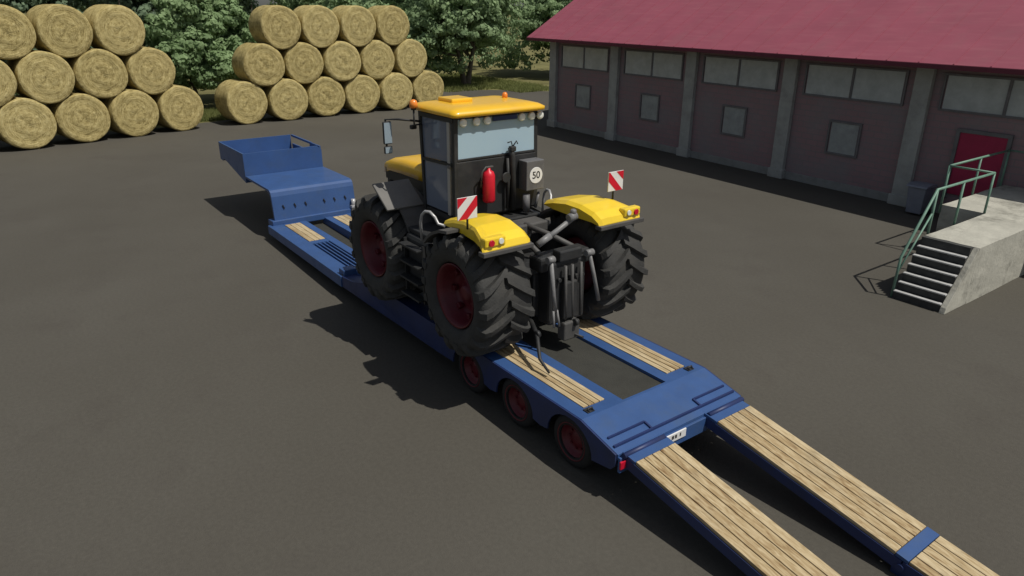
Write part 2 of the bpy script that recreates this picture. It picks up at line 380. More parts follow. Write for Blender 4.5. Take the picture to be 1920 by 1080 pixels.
# local: x runs along the front wall away from its left corner, y goes INTO the barn, z up
LEN, DEP, EAVE = 37.1, 13.0, 5.0
b = MB()
g = [(0, 0), (LEN, 0)]
b.span((0, 0, 0), (LEN, .3, 4.98)); b.span((0, DEP - .3, 0), (LEN, DEP, 4.98))
for x in (0, LEN - .3):
    b.prism([(.302, 0), (DEP - .302, 0), (DEP - .302, 5.2), (DEP / 2, 9.1), (.302, 5.2)], x, x + .3, 'YZ')
b.build('wall', 'wall', barn)
b = MB(); b.span((-.06, -.06, 0), (LEN, -.002, .32), bev=.02); b.build('plinth', 'plinth', barn)
b = MB()
EO, SL = 1.25, .605
def slope(y): return EAVE + (y + EO) * SL
x0, x1, ym = -.85, LEN + .8, DEP / 2
for (ya, yb, yc) in ((-EO, ym, 1), (DEP + EO, ym, -1)):
    za, zb = EAVE, slope(ym)
    b.faces([(x0, ya, za), (x1, ya, za), (x1, yb, zb), (x0, yb, zb), (x0, ya, za - .14), (x1, ya, za - .14), (x1, yb, zb - .14), (x0, yb, zb - .14)],
            [(0, 1, 2, 3), (7, 6, 5, 4), (0, 4, 5, 1), (3, 2, 6, 7), (0, 3, 7, 4), (1, 5, 6, 2)])
rf = b.build('roof', 'roof', barn)
b = MB()
k = 0
x = x0 + .6
while x < x1:          # low standing seams between the roof sheets
    b.beam((x, -EO + .01, EAVE + .006 + .01 * SL), (x, ym, slope(ym) + .006), .035, .03); x += 1.1
b.build('roof_seam', 'roof', rf)
b = MB(); b.span((x0, -EO - .035, EAVE - .16), (x1, -EO - .002, EAVE - .01), bev=.008); b.build('eaves_board', 'maroon', barn)
for i in range(8):
    s = .27 + i * SX
    b = MB(); b.span((s - .3, -.2, .0), (s + .3, -.003, 4.93), bev=.02)
    b.span((s - .36, -.27, 0), (s + .36, -.003, .38), bev=.03)
    b.build('pillar', 'pillar', barn)
def window(x, z0, z1, wd, mull, name='window'):
    b = MB()
    b.span((x, -.06, z0 - .07), (x + wd, -.003, z0)); b.span((x, -.06, z1), (x + wd, -.003, z1 + .07))
    b.span((x - .07, -.06, z0 - .07), (x, -.003, z1 + .07)); b.span((x + wd, -.06, z0 - .07), (x + wd + .07, -.003, z1 + .07))
    for k in range(1, mull + 1):
        q = x + wd * k / (mull + 1); b.span((q - .045, -.055, z0), (q + .045, -.003, z1))
    f = b.build(name, 'frame', barn)
    b = MB(); rr = random.Random(int(x * 100))
    for k in range(mull + 1):
        a = x + wd * k / (mull + 1) + .046; c = x + wd * (k + 1) / (mull + 1) - .046
        b.span((a, -.022, z0), (c, -.004, z1))
    b.build('pane', 'pane' if mull else 'smallpane', f)
for i in range(7):
    s = .27 + i * SX
    window(s + .68, 3.5, 4.58, SX - 1.36, 1)
    if i != 4: window(s + 2.05, 1.42, 2.56, 1.22, 0)
b = MB()
b.span((22.98, -.05, .75), (24.45, -.003, 2.82), bev=.01)
d = b.build('door', 'door', barn)
b = MB(); b.span((22.86, -.09, .6), (22.98, -.003, 2.94)); b.span((24.45, -.09, .6), (24.57, -.003, 2.94)); b.span((22.98, -.09, 2.82), (24.45, -.003, 2.94)); b.build('door_frame', 'frame', d)
b = MB(); b.tube([(24.28, -.05, 1.7), (24.28, -.12, 1.7), (24.12, -.12, 1.7)], .018); b.build('handle', 'grey', d)

# ================================================================== LOADING DOCK
dock = thing('loading_dock', (-2.8, -12, 0), 'weathered pale concrete loading dock with steps and a pale green railing beside the barn', 'loading dock')
ZD = 1.42
def roughen(b, amt, seed, cuts=6):
    bmesh.ops.subdivide_edges(b.bm, edges=b.bm.edges[:], cuts=cuts, use_grid_fill=True)
    rr = random.Random(seed)
    for v in b.bm.verts: v.co += Vector((rr.uniform(-1, 1), rr.uniform(-1, 1), rr.uniform(-1, 1))) * amt
    return b
YB, YT, YL = -9.62, -10.72, -14.2
xr, xl = -3.42, -2.17
b = MB(); b.prism([(YT, 0), (YT, ZD), (YL - .3, ZD), (YL - .3, 0)], xr, xl, 'YZ')
roughen(b, .008, 1); b.build('walkway', 'concrete', dock)
b = MB(); b.prism([(YL, 0), (YL, ZD - .012), (-18.45, ZD - .012), (-18.45, 0)], -9, -1.0, 'YZ')
roughen(b, .008, 2, 8); b.build('landing', 'concrete', dock)
b = MB()
b.prism([(YB, 0), (YB - .05, .14), (YT, ZD), (YT, 0)], xr, xr + .13, 'YZ', bev=.01)
b.build('stair_cheek', 'concrete', dock)
NS = 7; rise = ZD / NS; run = (YB - .06 - YT) / NS
for k in range(NS):
    y = YB - .06 - k * run; z = (k + 1) * rise
    b = MB(); b.span((xr + .131, YT + .002, z - rise + .001), (xl, y, z - .03 if k < NS - 1 else z - .004)); st = b.build('step', 'tread', dock)
    if k < NS - 1:
        b = MB(); b.span((xr + .135, y - .10, z - .029), (xl - .002, y + .025, z + .004), bev=.006); b.build('step_nosing', 'nosing', st)
b = MB()
ZR = 2.53
r_ = .034
cx, cy = -2.12, YT - .25
b.tube([(cx, YB - .12, .0), (cx, YB - .18, 1.02), (cx, cy, ZR), (cx, YL, ZR)], r_)
for y in (cy, -12.4, YL): b.tube([(cx, y, ZD - .25), (cx, y, ZR)], r_ * .95)
b.tube([(cx, YB - .16, .62), (cx, cy, ZD + .52)], .022)
b.tube([(cx, YL, ZR), (-.98, YL, ZR)], .028); b.tube([(-.98, YL, ZR), (-.98, -18.2, ZR)], r_)
b.tube([(-.98, -18.2, ZR), (-3.4, -18.3, ZR)], .024)
for y in (YL, -16.2, -18.2): b.tube([(-.98, y, ZD - .25), (-.98, y, ZR)], r_ * .95)
b.build('railing', 'railing', dock)

# ================================================================== WHEELIE BIN
bn = thing('wheelie_bin', (1.25, -17.95, 0), 'slate blue plastic wheelie bin at the foot of a barn pillar', 'bin')
b = MB(); b.box((1.25, -17.95, .52), (.6, .66, .9), bev=.03); b.warp(lambda v: Vector((1.25 + (v.x - 1.25) * (.82 + .2 * v.z), -17.95 + (v.y + 17.95) * (.82 + .2 * v.z), v.z))); b.build('body', 'bin', bn)
b = MB(); b.prism([(-17.55, .98), (-17.58, 1.04), (-17.9, 1.1), (-18.32, 1.06), (-18.36, .98)], .9, 1.6, 'YZ', bev=.012); b.build('lid', 'bin', bn)
for x in (.95, 1.55):
    b = MB(); b.lathe([(.03, -.03), (.1, -.03), (.11, 0), (.1, .03), (.03, .03)], (x, -18.2, .11), 'X', 16); b.build('wheel', 'rubber', bn)

# ================================================================== STRAW BALES
def bale_mesh(seed):
    rr = random.Random(seed); bm = bmesh.new(); seg = 72; Lb = 2.15; Rb = 1.245
    prof = [(0.05, 0), (.18, .012), (.34, -.008), (.5, .012), (.66, -.006), (.82, .008), (.98, -.004), (1.12, .004), (1.19, .012), (Rb - .015, .05), (Rb, .12), (Rb, .45), (Rb * 1.006, .8), (Rb * .998, 1.1), (Rb * 1.006, 1.4), (Rb, 1.75), (Rb, 1.98), (Rb - .03, 2.08), (1.1, 2.15), (.05, 2.15)]
    ph = [rr.uniform(0, 6.28) for _ in range(6)]
    rings = []
    for i, (r, h) in enumerate(prof):
        ring = []
        for k in range(seg):
            t = 2 * math.pi * k / seg
            lump = 1 + .010 * math.sin(2 * t + ph[0]) + .008 * math.sin(3 * t + ph[1]) + .005 * math.sin(7 * t + ph[2] + h * 2) + rr.uniform(-.006, .006)
            dh = .02 * math.sin(t * 2 + r * 9 + ph[3]) * (r > .1) + rr.uniform(-.01, .01) - .03 * math.exp(-((r - .3) / .2) ** 2) * (h < .5)
            ring.append(bm.verts.new((h + (dh if h < .1 or h > 2 else 0), r * lump * math.cos(t), r * lump * math.sin(t) * .985)))
        rings.append(ring)
    for a, c in zip(rings, rings[1:]):
        for k in range(seg): bm.faces.new((a[k], a[(k + 1) % seg], c[(k + 1) % seg], c[k])).smooth = True
    bm.faces.new(rings[0][::-1]); bm.faces.new(rings[-1])
    # loose straws sticking out of the rim and the face
    for _ in range(420):
        t = rr.uniform(0, 6.283)
        if rr.random() < .55: r, h = Rb * rr.uniform(.97, 1.0), rr.uniform(0.02, 2.1)
        else: r, h = math.sqrt(rr.random()) * 1.18, .0
        p = Vector((h, r * math.cos(t), r * math.sin(t))); tg = Vector((rr.uniform(-.5, .5), -math.sin(t), math.cos(t))).normalized()
        out = Vector((0, math.cos(t), math.sin(t))) if h > .01 else Vector((-1, 0, 0))
        d = (tg * rr.choice((-1, 1)) + out * rr.uniform(.05, .5)).normalized() * rr.uniform(.06, .18); wv = d.cross(out).normalized() * .009
        p = p + out * .004
        q = [bm.verts.new(p - wv), bm.verts.new(p + wv), bm.verts.new(p + d)]
        bm.faces.new(q)
    bmesh.ops.recalc_face_normals(bm, faces=bm.faces[:])
    me = bpy.data.meshes.new('bale'); bm.to_mesh(me); bm.free(); me.materials.append(MT['straw']); return me
bale_meshes = [bale_mesh(s) for s in range(4)]
DB, KR = 2.55, 2.093
ORD = ['first', 'second', 'third', 'fourth', 'fifth', 'sixth']
rb = random.Random(11)
def bale(X, Y, A, s, row, label, group):
    o = bpy.data.objects.new('straw_bale', rb.choice(bale_meshes)); C.objects.link(o)
    o.location = (X + s * math.sin(A) + rb.uniform(-.06, .06), Y - s * math.cos(A), 1.24 + row * KR)
    o.rotation_euler = (rb.uniform(-.35, .35), 0, A + rb.uniform(-.03, .03))
    tag(o, label, 'straw bale', group)
RN = ['bottom', 'middle', 'top']
for row, (n0, n1) in enumerate(((-1, 4), (-1, 3), (-1, 2))):
    for i in range(n0, n1):
        k = n1 - 1 - i; which = {0: 'rightmost'}.get(k, ORD[k] + ' from the right')
        lab = 'round straw bale %s in the %s row of the left stack' % (which, RN[row])
        bale(32.34, 5.756, .224, (i + row * .5) * DB, row, lab, 'round straw bales in the left stack')
for row, cnt in enumerate((6, 5, 4)):
    for i in range(cnt):
        which = 'leftmost' if i == 0 else ('rightmost' if i == cnt - 1 else ORD[i] + ' from the left')
        lab = 'round straw bale %s in the %s row of the right stack' % (which, RN[row])
        bale(34.33, -5.411, .053, (i + row * .5) * DB, row, lab, 'round straw bales in the right stack')

# ================================================================== TREES
def crown_mesh(name, seed, rad, hgt, base, nleaf, m, leaf=(.22, .42), lobes=16, flat=.8, low=False):
    rg = np.random.default_rng(seed)
    L = []
    for i in range(lobes):
        t = rg.uniform(0, 2 * np.pi); u = rg.uniform(0, 1); zz = base + (hgt - base) * (.08 + .84 * rg.uniform())
        prof = math.sin(math.pi * min(.97, max(.1, ((zz - base) / (hgt - base)) * .8 + .18))) if not low else 1 - .65 * ((zz - base) / (hgt - base)) ** 1.6
        rr = rad * prof * math.sqrt(u) * .78
        L.append((rr * math.cos(t), rr * math.sin(t), zz, rad * rg.uniform(.24, .42)))
    # finer clumps on the lobes, leaves on the clumps
    cl = []
    for (x, y, z, r) in L:
        for _ in range(30):
            d = rg.normal(size=3); d /= np.linalg.norm(d); k = r * rg.uniform(.75, 1.08)
            cl.append((x + d[0] * k, y + d[1] * k, z + d[2] * k * flat, rg.uniform(.26, .55) * (rad / 5) ** .5, d[0], d[1], d[2]))
    cl = np.array([c for c in cl if c[2] > base * .75]); idx = rg.integers(0, len(cl), nleaf)
    d = rg.normal(size=(nleaf, 3)) + cl[idx, 4:7] * .6; d /= np.linalg.norm(d, axis=1)[:, None]
    pos = cl[idx, :3] + d * (cl[idx, 3] * rg.uniform(.55, 1.15, nleaf))[:, None] * np.array([1.25, 1.25, .8])
    nrm = d * 1.1 + cl[idx, 4:7] * .5 + rg.normal(size=(nleaf, 3)) * .4 + np.array([0, 0, .35]); nrm /= np.linalg.norm(nrm, axis=1)[:, None]
    t1 = np.cross(nrm, rg.normal(size=(nleaf, 3))); t1 /= np.linalg.norm(t1, axis=1)[:, None]; t2 = np.cross(nrm, t1)
    sz = rg.uniform(leaf[0], leaf[1], nleaf)[:, None]
    a = t1 * sz * .62; c = t2 * sz * .40
    V = np.stack([pos - a, pos + c * 1.0 - a * .1, pos + a, pos - c * 1.0 - a * .1], 1).reshape(-1, 3)
    me = bpy.data.meshes.new(name)
    me.vertices.add(len(V)); me.vertices.foreach_set('co', V.astype(np.float32).ravel())
    me.loops.add(len(V)); me.loops.foreach_set('vertex_index', np.arange(len(V), dtype=np.int32))
    me.polygons.add(nleaf); me.polygons.foreach_set('loop_start', np.arange(0, len(V), 4, dtype=np.int32)); me.polygons.foreach_set('loop_total', np.full(nleaf, 4, np.int32))
    me.update(); me.validate(); me.materials.append(MT[m]); return me, L
def trunk_mesh(name, seed, L, base, r0, forks=1):
    rr = random.Random(seed); b = MB()
    for f in range(forks):
        ox = (f - (forks - 1) / 2) * .5
        top = Vector((ox * 3 + rr.uniform(-.3, .3), rr.uniform(-.6, .6), base + 2.2))
        mid = Vector((ox * 1.4, rr.uniform(-.1, .1), base * .55))
        b.tube([(ox * .5, 0, -.1), (ox * .7, 0, .3), mid, top], [r0 * 1.35, r0, r0 * .75, r0 * .4], 9)
        for (x, y, z, r) in L[f::forks][:7]:
            p = Vector((x, y, z)); q = mid.lerp(top, rr.uniform(.2, .95)); h = q.lerp(p, .5) + Vector((0, 0, -.25 + rr.uniform(-.2, .3)))
            b.tube([q, h, p], [r0 * .38, r0 * .24, r0 * .08], 6)
    bm = b.bm; bmesh.ops.recalc_face_normals(bm, faces=bm.faces[:]); me = bpy.data.meshes.new(name); bm.to_mesh(me); bm.free(); me.materials.append(MT['bark']); return me
KINDS = {}
for kind, a in dict(
        broad=dict(seed=3, rad=7.0, hgt=10.0, base=1.3, nleaf=46000, m='leaf_a', lobes=34, leaf=(.18, .36), low=True),
        bushy=dict(seed=8, rad=3.3, hgt=9.0, base=.4, nleaf=30000, m='leaf_b', lobes=22, leaf=(.15, .31), low=True),
        dark=dict(seed=14, rad=3.6, hgt=10.5, base=.6, nleaf=24000, m='leaf_c', lobes=20, leaf=(.17, .33), low=True)).items():
    me, L = crown_mesh('crown_' + kind, **a)
    KINDS[kind] = (me, trunk_mesh('trunk_' + kind, a['seed'], L, a['base'] + .8, .30 if kind == 'broad' else .2, 2 if kind == 'broad' else 1))
def tree(kind, name, x, y, s, rz, label):
    t = thing(name, (x, y, 0), label, 'tree', 'trees behind the bales', rz); t.scale = (s, s, s)
    for nm, me in zip(('crown', 'trunk'), KINDS[kind]):
        o = bpy.data.objects.new(nm, me); C.objects.link(o); o.parent = t
tree('broad', 'broadleaf_tree', 46.5, -28.6, 1.0, 1.2, 'spreading twin stemmed green tree standing in the meadow left of the barn roof')
tree('broad', 'broadleaf_tree', 58, -21, 1.0, 3.9, 'broad mid green tree behind the right bale stack')
tree('bushy', 'bushy_tree', 43.0, -4.6, 1.0, .4, 'light green bushy tree in the gap between the two bale stacks')
tree('dark', 'dark_tree', 43.5, -.6, 1.02, 2.0, 'dark green tree rising right behind the end of the left bale stack')
tree('dark', 'dark_tree', 45, 5.0, 1.0, 4.4, 'dark tree showing above the left bale stack, left of the darkest tree')
tree('dark', 'dark_tree', 43, 10.5, .95, .8, 'dark tree at the far left behind the left bale stack')
tree('bushy', 'bushy_tree', 46, -8.2, 1.12, 5.1, 'olive green bushy tree peeking left of the right bale stack')
tree('dark', 'dark_tree', 56, -12.5, 1.1, 3.3, 'dark tree just above the top row of the right bale stack')
tree('bushy', 'bushy_tree', 62, -38, 1.3, 1.1, 'distant bushy tree behind the spreading tree by the barn')
tree('dark', 'dark_tree', 52, 1.5, 1.25, 5.6, 'tall dark tree farthest back behind the gap of the bale stacks')
tree('dark', 'dark_tree', 47, 16.5, 1.1, 2.9, 'dark tree partly cut off by the left edge of the photo')
tree('dark', 'dark_tree', 55, 10, 1.3, 3.6, 'tall dark tree far behind the middle of the left bale stack')
tree('dark', 'dark_tree', 62, 20, 1.5, 2.2, 'largest dark tree far behind the left end of the left stack')
tree('dark', 'dark_tree', 66, -3, 1.5, 4.9, 'far dark tree whose top closes the skyline between the stacks')
tree('bushy', 'bushy_tree', 60, -29, 1.25, 3.0, 'grey green bushy tree behind the right end of the right stack')
tree('broad', 'broadleaf_tree', 49, -42, 1.0, 2.6, 'green tree behind the left gable of the barn')

# grass tufts along the yard edge
def grass_strip(seed, spots, n):
    rg = np.random.default_rng(seed); V = []; 
    for (x0, x1, y0, y1, k) in spots:
        m_ = int(n * k); px = rg.uniform(x0, x1, m_); py = rg.uniform(y0, y1, m_)
        t = rg.uniform(0, 6.283, m_); h = rg.uniform(.10, .30, m_); wv = .03
        lean = rg.normal(size=(m_, 2)) * .1
        a = np.stack([px + np.cos(t) * wv, py + np.sin(t) * wv, np.zeros(m_)], 1); c = np.stack([px - np.cos(t) * wv, py - np.sin(t) * wv, np.zeros(m_)], 1)
        d = np.stack([px + lean[:, 0], py + lean[:, 1], h], 1)
        V.append(np.stack([a, c, d], 1))
    V = np.concatenate(V).reshape(-1, 3); n_ = len(V) // 3
    me = bpy.data.meshes.new('grass'); me.vertices.add(len(V)); me.vertices.foreach_set('co', V.astype(np.float32).ravel())
    me.loops.add(len(V)); me.loops.foreach_set('vertex_index', np.arange(len(V), dtype=np.int32))
    me.polygons.add(n_); me.polygons.foreach_set('loop_start', np.arange(0, len(V), 3, dtype=np.int32)); me.polygons.foreach_set('loop_total', np.full(n_, 3, np.int32))
    me.update(); me.materials.append(MT['grassblade']); o = bpy.data.objects.new('grass', me); C.objects.link(o); return o
tag(grass_strip(5, [(37, 42, -5.5, -.5, 1.0), (42, 56, -34, -24, 1.4), (38.5, 43, -33, -28.8, .5)], 9000), 'short green grass along the far edge of the asphalt', 'grass', kind='stuff')

# ================================================================== LOWBED TRAILER
tl = thing('lowbed_trailer', (0, -.08, 0), 'empty fronted blue lowbed trailer with timber strips and lowered ramps carrying the tractor', 'trailer')
tl['label'] = 'blue lowbed trailer with timber strips and lowered loading ramps carrying the tractor'
YO = -.08; ZT = .975; HW = 1.38
XE, XS, XF = -3.76, -2.98, 1.25              # tail edge, start of the tail slope, front of the bogie deck
def yw(y): return y + YO
# bogie deck: a plate with the well left open
WX0, WX1, WH = -2.93, 1.0, .485
b = MB()
b.span((XS, yw(-HW), ZT - .09), (WX0, yw(HW), ZT)); b.span((WX1, yw(-HW), ZT - .09), (XF, yw(HW), ZT))
ST0, ST1, SX0, SX1 = .70, 1.15, -2.76, 1.0   # timber strips sit in the deck
for s in (-1, 1):
    for (a, c) in ((WH, ST0), (ST1, HW)): b.span((WX0 + .0001, yw(s * a), ZT - .09), (WX1 - .0001, yw(s * c), ZT))
    b.span((WX0 + .0001, yw(s * ST0), ZT - .09), (SX0, yw(s * ST1), ZT))
    b.span((SX0, yw(s * ST0), ZT - .09), (WX1 - .0001, yw(s * ST1), ZT - .045))
b.prism([(XS - .0001, ZT), (XS - .0001, ZT - .09), (XE, .70), (XE, .79)], yw(-HW), yw(HW), 'XZ')
dk = b.build('bogie_deck', 'blue', tl)
for s in (-1, 1):
    b = MB(); n = 4; wv = (ST1 - ST0) / n
    for k in range(n):
        y0 = ST0 + k * wv + .008; y1 = ST0 + (k + 1) * wv - .008
        b.span((SX0 + .01, yw(s * y0), ZT - .044), (WX1 - .01, yw(s * y1), ZT + .012), bev=.006)
    b.build('timber_strip', 'wood', tl)
    b = MB(); b.span((SX0 - .16, yw(s * 1.06), ZT + .001), (SX0 - .04, yw(s * 1.2), ZT + .02), bev=.006)
    b.tube([(SX0 - .15, yw(s * 1.09), ZT + .015), (SX0 - .12, yw(s * 1.09), ZT + .06), (SX0 - .12, yw(s * 1.17), ZT + .06), (SX0 - .15, yw(s * 1.17), ZT + .015)], .014, 6)
    b.build('lashing_ring', 'black', tl)
b = MB(); b.span((WX0 + .003, yw(-WH) + .003, .86), (WX1 - .003, yw(WH) - .003, .92)); b.build('well_floor', 'well', tl)
b = MB()
for s in (-1, 1): b.span((WX0 + .002, yw(s * (WH + .002)), .58), (WX1 - .002, yw(s * (WH + .06)), ZT - .091))
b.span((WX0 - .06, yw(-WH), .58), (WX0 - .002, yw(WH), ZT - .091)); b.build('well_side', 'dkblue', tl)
# side skirts with wheel arches
AX = (-2.74, -1.33, .08); AR = .52; AZ = .46
for s in (-1, 1):
    pts = [(XS, ZT - .005), (XE + .02, .785), (XE + .02, .60), (XE + .1, .50)]
    for xc in AX:
        for k in range(0, 15):
            t = math.pi - math.pi * (.0 + k / 14) ; pts.append((xc - AR * math.cos(math.pi - t), AZ + .02 + (AR - .08) * math.sin(t)))
    # order from the tail forwards
    tail, arches = pts[:4], pts[4:]
    out = tail[:]
    for i, xc in enumerate(AX):
        arc = [(xc - AR * math.cos(math.pi * k / 14), AZ - .03 + (AR - .06) * math.sin(math.pi * k / 14)) for k in range(15)]
        if i: out.append(((AX[i - 1] + xc) / 2, .40))
        out += arc
    out += [(XF, .40), (XF, ZT - .005)]
    b = MB(); b.prism(out, yw(s * (HW + .002)), yw(s * (HW + .03)), 'XZ'); b.build('side_skirt', 'dkblue', tl)  # darkened blue carries the shaded look of the skirts
b = MB()
for xc in AX: b.tube([(xc, yw(-1.2), AZ), (xc, yw(1.2), AZ)], .07, 10)
b.span((-3.2, yw(-.48), .3), (XF, yw(-.36), .598)); b.span((-3.2, yw(.36), .3), (XF, yw(.48), .598)); b.build('axle_frame', 'black', tl)
# wheels
def trailer_wheel():
    b = MB(); b.lathe([(.27, -.15), (.36, -.155), (.42, -.14), (.445, -.09), (.45, 0), (.445, .09), (.42, .14), (.36, .155), (.27, .15)], (0, 0, 0), 'Y', 40, hollow=True)
    wh = b.build('wheel', 'trtyre', tl, off=(0, 0, 0))
    b = MB(); b.lathe([(.03, .04), (.10, .05), (.12, .03), (.2, .02), (.24, .07), (.30, .152), (.315, .162), (.32, .15), (.27, -.12), (.02, -.13)], (0, 0, 0), 'Y', 32)
    for k in range(8):
        t = k * math.pi / 4; b.lathe([(.018, .02), (.018, .055)], (.16 * math.cos(t), 0, .16 * math.sin(t)), 'Y', 6)
    r = b.build('rim', 'rim', wh, off=(0, 0, 0))
    return wh
pw = trailer_wheel(); first = True
for xc in AX:
    for s in (1, -1):
        o = pw if first else copy_tree(pw, tl); first = False
        o.location = (xc, s * 1.21, AZ - .01); o.rotation_euler = (0, 0, 0 if s > 0 else math.pi)
# tail: hinge bars, lamps, number plate
b = MB(); b.span((XE - .05, yw(-HW), .50), (XE - .002, yw(HW), .75), bev=.01); b.build('tail_beam', 'blue', tl)
sl = (.79 - ZT) / (XE - XS)
def zt(x): return ZT + (x - XS) * sl
b = MB()
for s in (-1, 1):
    xa = XE + .30
    b.beam((xa, yw(s * .55), zt(xa) + .014), (xa, yw(s * 1.3), zt(xa) + .014), .03, .03)
    b.beam((xa, yw(s * .55), zt(xa) + .014), (xa - .17, yw(s * .55), zt(xa - .17) + .014), .03, .03, up=(0, 1, 0))
b.beam((XE + .13, yw(-1.34), zt(XE + .13) + .016), (XE + .13, yw(1.34), zt(XE + .13) + .016), .035, .034)
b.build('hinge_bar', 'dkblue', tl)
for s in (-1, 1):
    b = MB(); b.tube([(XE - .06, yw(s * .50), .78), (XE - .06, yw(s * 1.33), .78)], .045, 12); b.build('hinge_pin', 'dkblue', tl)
    b = MB(); b.span((XE - .085, yw(s * 1.20), .58), (XE - .052, yw(s * 1.40), .71), bev=.012); b.build('tail_lamp', 'redref', tl)
b = MB(); b.span((XE - .075, yw(.02), .62), (XE - .052, yw(.58), .76), bev=.006); pl = b.build('number_plate', 'white', tl)
rr = random.Random(2); y = .53
while y > .12:
    wv = rr.choice((.03, .045, .05)); b = MB(); b.span((XE - .078, yw(y - wv), .67), (XE - .0755, yw(y), .73)); b.build('plate_mark', 'dgrey', pl); y -= wv + rr.choice((.018, .02, .06))
b = MB(); b.tube([(XE - .06, yw(.9), .5), (XE - .09, yw(.9), .28)], .03); b.build('support_foot', 'black', tl); b = MB(); b.tube([(XE - .06, yw(-.9), .5), (XE - .09, yw(-.9), .28)], .03); b.build('support_foot', 'black', tl)
# ramps
def ramp(s, ys):
    y0, y1 = ys; xa, za, xm, zm, xb, zb = XE - .05, .745, -6.92, .245, -8.35, .03
    b = MB()
    for (p, q) in (((xa, za), (xm, zm)), ((xm - .02, zm - .003), (xb, zb))):
        for y in (y0, y1): b.beam((p[0], y, p[1] - .07), (q[0], y, q[1] - (.07 if q[0] == xm else .01)), .07, .16)
        n = max(2, int(abs(p[0] - q[0]) / .5))
        for k in range(n + 1):
            t = (k + .12) / (n + .3); x = p[0] + (q[0] - p[0]) * t; z = p[1] + (q[1] - p[1]) * t
            b.span((x - .04, y0 + .035, z - .12), (x + .04, y1 - .035, z - .05))
    b.beam((xa - .2, (y0 + y1) / 2, za - .035), (xm + .15, (y0 + y1) / 2, zm - .012), y1 - y0 - .075, .02); b.beam((xm - .17, (y0 + y1) / 2, zm - .06), (xb + .05, (y0 + y1) / 2, zb - .02), y1 - y0 - .075, .012)
    b.tube([(xm - .01, y0 - .06, zm - .09), (xm - .01, y1 + .06, zm - .09)], .05, 10)
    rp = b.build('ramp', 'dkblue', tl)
    b = MB()
    b.beam((xa + .06, (y0 + y1) / 2, za + .03), (xa - .19, (y0 + y1) / 2, za + .03 - .19 * .161), y1 - y0 + .05, .05)
    b.build('ramp_plate', 'blue', rp)
    b = MB()
    b.beam((xm + .08, (y0 + y1) / 2, zm + .053), (xm - .08, (y0 + y1) / 2, zm + .027), y1 - y0 + .05, .05)
    b.build('ramp_plate', 'blue', rp)
    b = MB(); n = 5; wv = (y1 - y0 + .05) / n
    for k in range(n):
        y = y0 - .025 + (k + .5) * wv
        for (p, q) in (((xa - .20, za - .20 * .161), (xm + .09, zm + .09 * .161)), ((xm - .09, zm - .015), (xb + .05, zb + .01))):
            b.beam((p[0], y, p[1] + .04), (q[0], y, q[1] + .04), wv - .016, .055, bev=.006)
    b.build('ramp_plank', 'wood', rp)
    b = MB(); b.span((xm - .12, y0 - .02, 0), (xm + .1, y0 + .1, zm - .1), bev=.01); b.build('ramp_foot', 'dkblue', rp); b = MB(); b.span((xm - .12, y1 - .1, 0), (xm + .1, y1 + .02, zm - .1), bev=.01); b.build('ramp_foot', 'dkblue', rp)
ramp(1, (yw(.50), yw(1.26))); ramp(-1, (yw(-1.26), yw(-.50)))
# low bed in front of the bogie
def drift(v): return Vector((v.x, v.y - .018 * max(0, v.x - 4.0), v.z))
ZB0, ZB1 = .46, .56
def zb(x): return ZB1 + (ZB0 - ZB1) * (x - 5.7) / (11.3 - 5.7)
for s in (-1, 1):
    b = MB()
    b.prism([(XF + .002, ZT - .02), (4.0, ZT - .03), (5.0, .63), (5.745, ZB1 - .006), (5.745, .285), (4.2, .34), (XF + .002, .40)], yw(s * .42), yw(s * 1.41), 'XZ', bev=.008)
    b.warp(drift); b.build('mid_beam', 'dkblue', tl)  # shade under the tractor is part of this darker blue
    # front rail: outer and inner flange, timber pocket, step grating
    b = MB()
    for (a, c) in ((1.02, 1.44), (.30, .52)): b.prism([(11.35, ZB0), (11.35, .2), (5.75, .28), (5.75, ZB1)], yw(s * a), yw(s * c), 'XZ', bev=.012)
    for (xa, xb_) in ((11.35, 11.1), (9.0, 8.75), (6.2, 5.75)): b.prism([(xa, zb(xa) - .004), (xa, .25), (xb_, .28), (xb_, zb(xb_) - .004)], yw(s * .521), yw(s * 1.019), 'XZ')
    b.prism([(11.1, zb(11.1) - .2), (11.1, .22), (6.2, .25), (6.2, zb(6.2) - .2)], yw(s * .521), yw(s * 1.019), 'XZ')
    b.warp(drift); fr = b.build('front_rail', 'blue', tl)
    b = MB()
    for k in range(3):
        y0 = .535 + k * .16; b.prism([(11.08, zb(11.08) + .005), (11.08, .3), (9.02, .32), (9.02, zb(9.02) + .005)], yw(s * y0), yw(s * (y0 + .15)), 'XZ', bev=.006)
    b.warp(drift); b.build('timber_strip', 'wood', fr)
    b = MB()
    for k in range(4):
        y0 = .60 + k * .115; b.beam((8.72, yw(s * y0), zb(8.7) - .03), (6.22, yw(s * y0), zb(6.2) - .03), .035, .06)
    b.warp(drift); b.build('grating_bar', 'blue', fr)
    b = MB(); b.prism([(8.72, zb(8.72) - .19), (8.72, zb(8.72) - .16), (6.22, zb(6.22) - .16), (6.22, zb(6.22) - .19)], yw(s * .53), yw(s * 1.01), 'XZ'); b.warp(drift); b.build('grating_tray', 'black', fr)
    b = MB(); b.box((5.85, yw(s * 1.2), .60), (.3, .34, .2), bev=.02); b.box((5.62, yw(s * .9), .56), (.25, .3, .16), bev=.02); b.warp(drift); bk = b.build('extension_bracket', 'blue', tl)
    b = MB(); b.tube([(5.78, yw(s * 1.385), .55), (5.78, yw(s * 1.3), .55)], .05); b.warp(drift); b.build('bracket_pin', 'black', bk); b = MB(); b.box((5.9, yw(s * 1.0), zb(5.9) + .03), (.16, .12, .06), bev=.01); b.warp(drift); b.build('stake_pocket', 'black', bk)
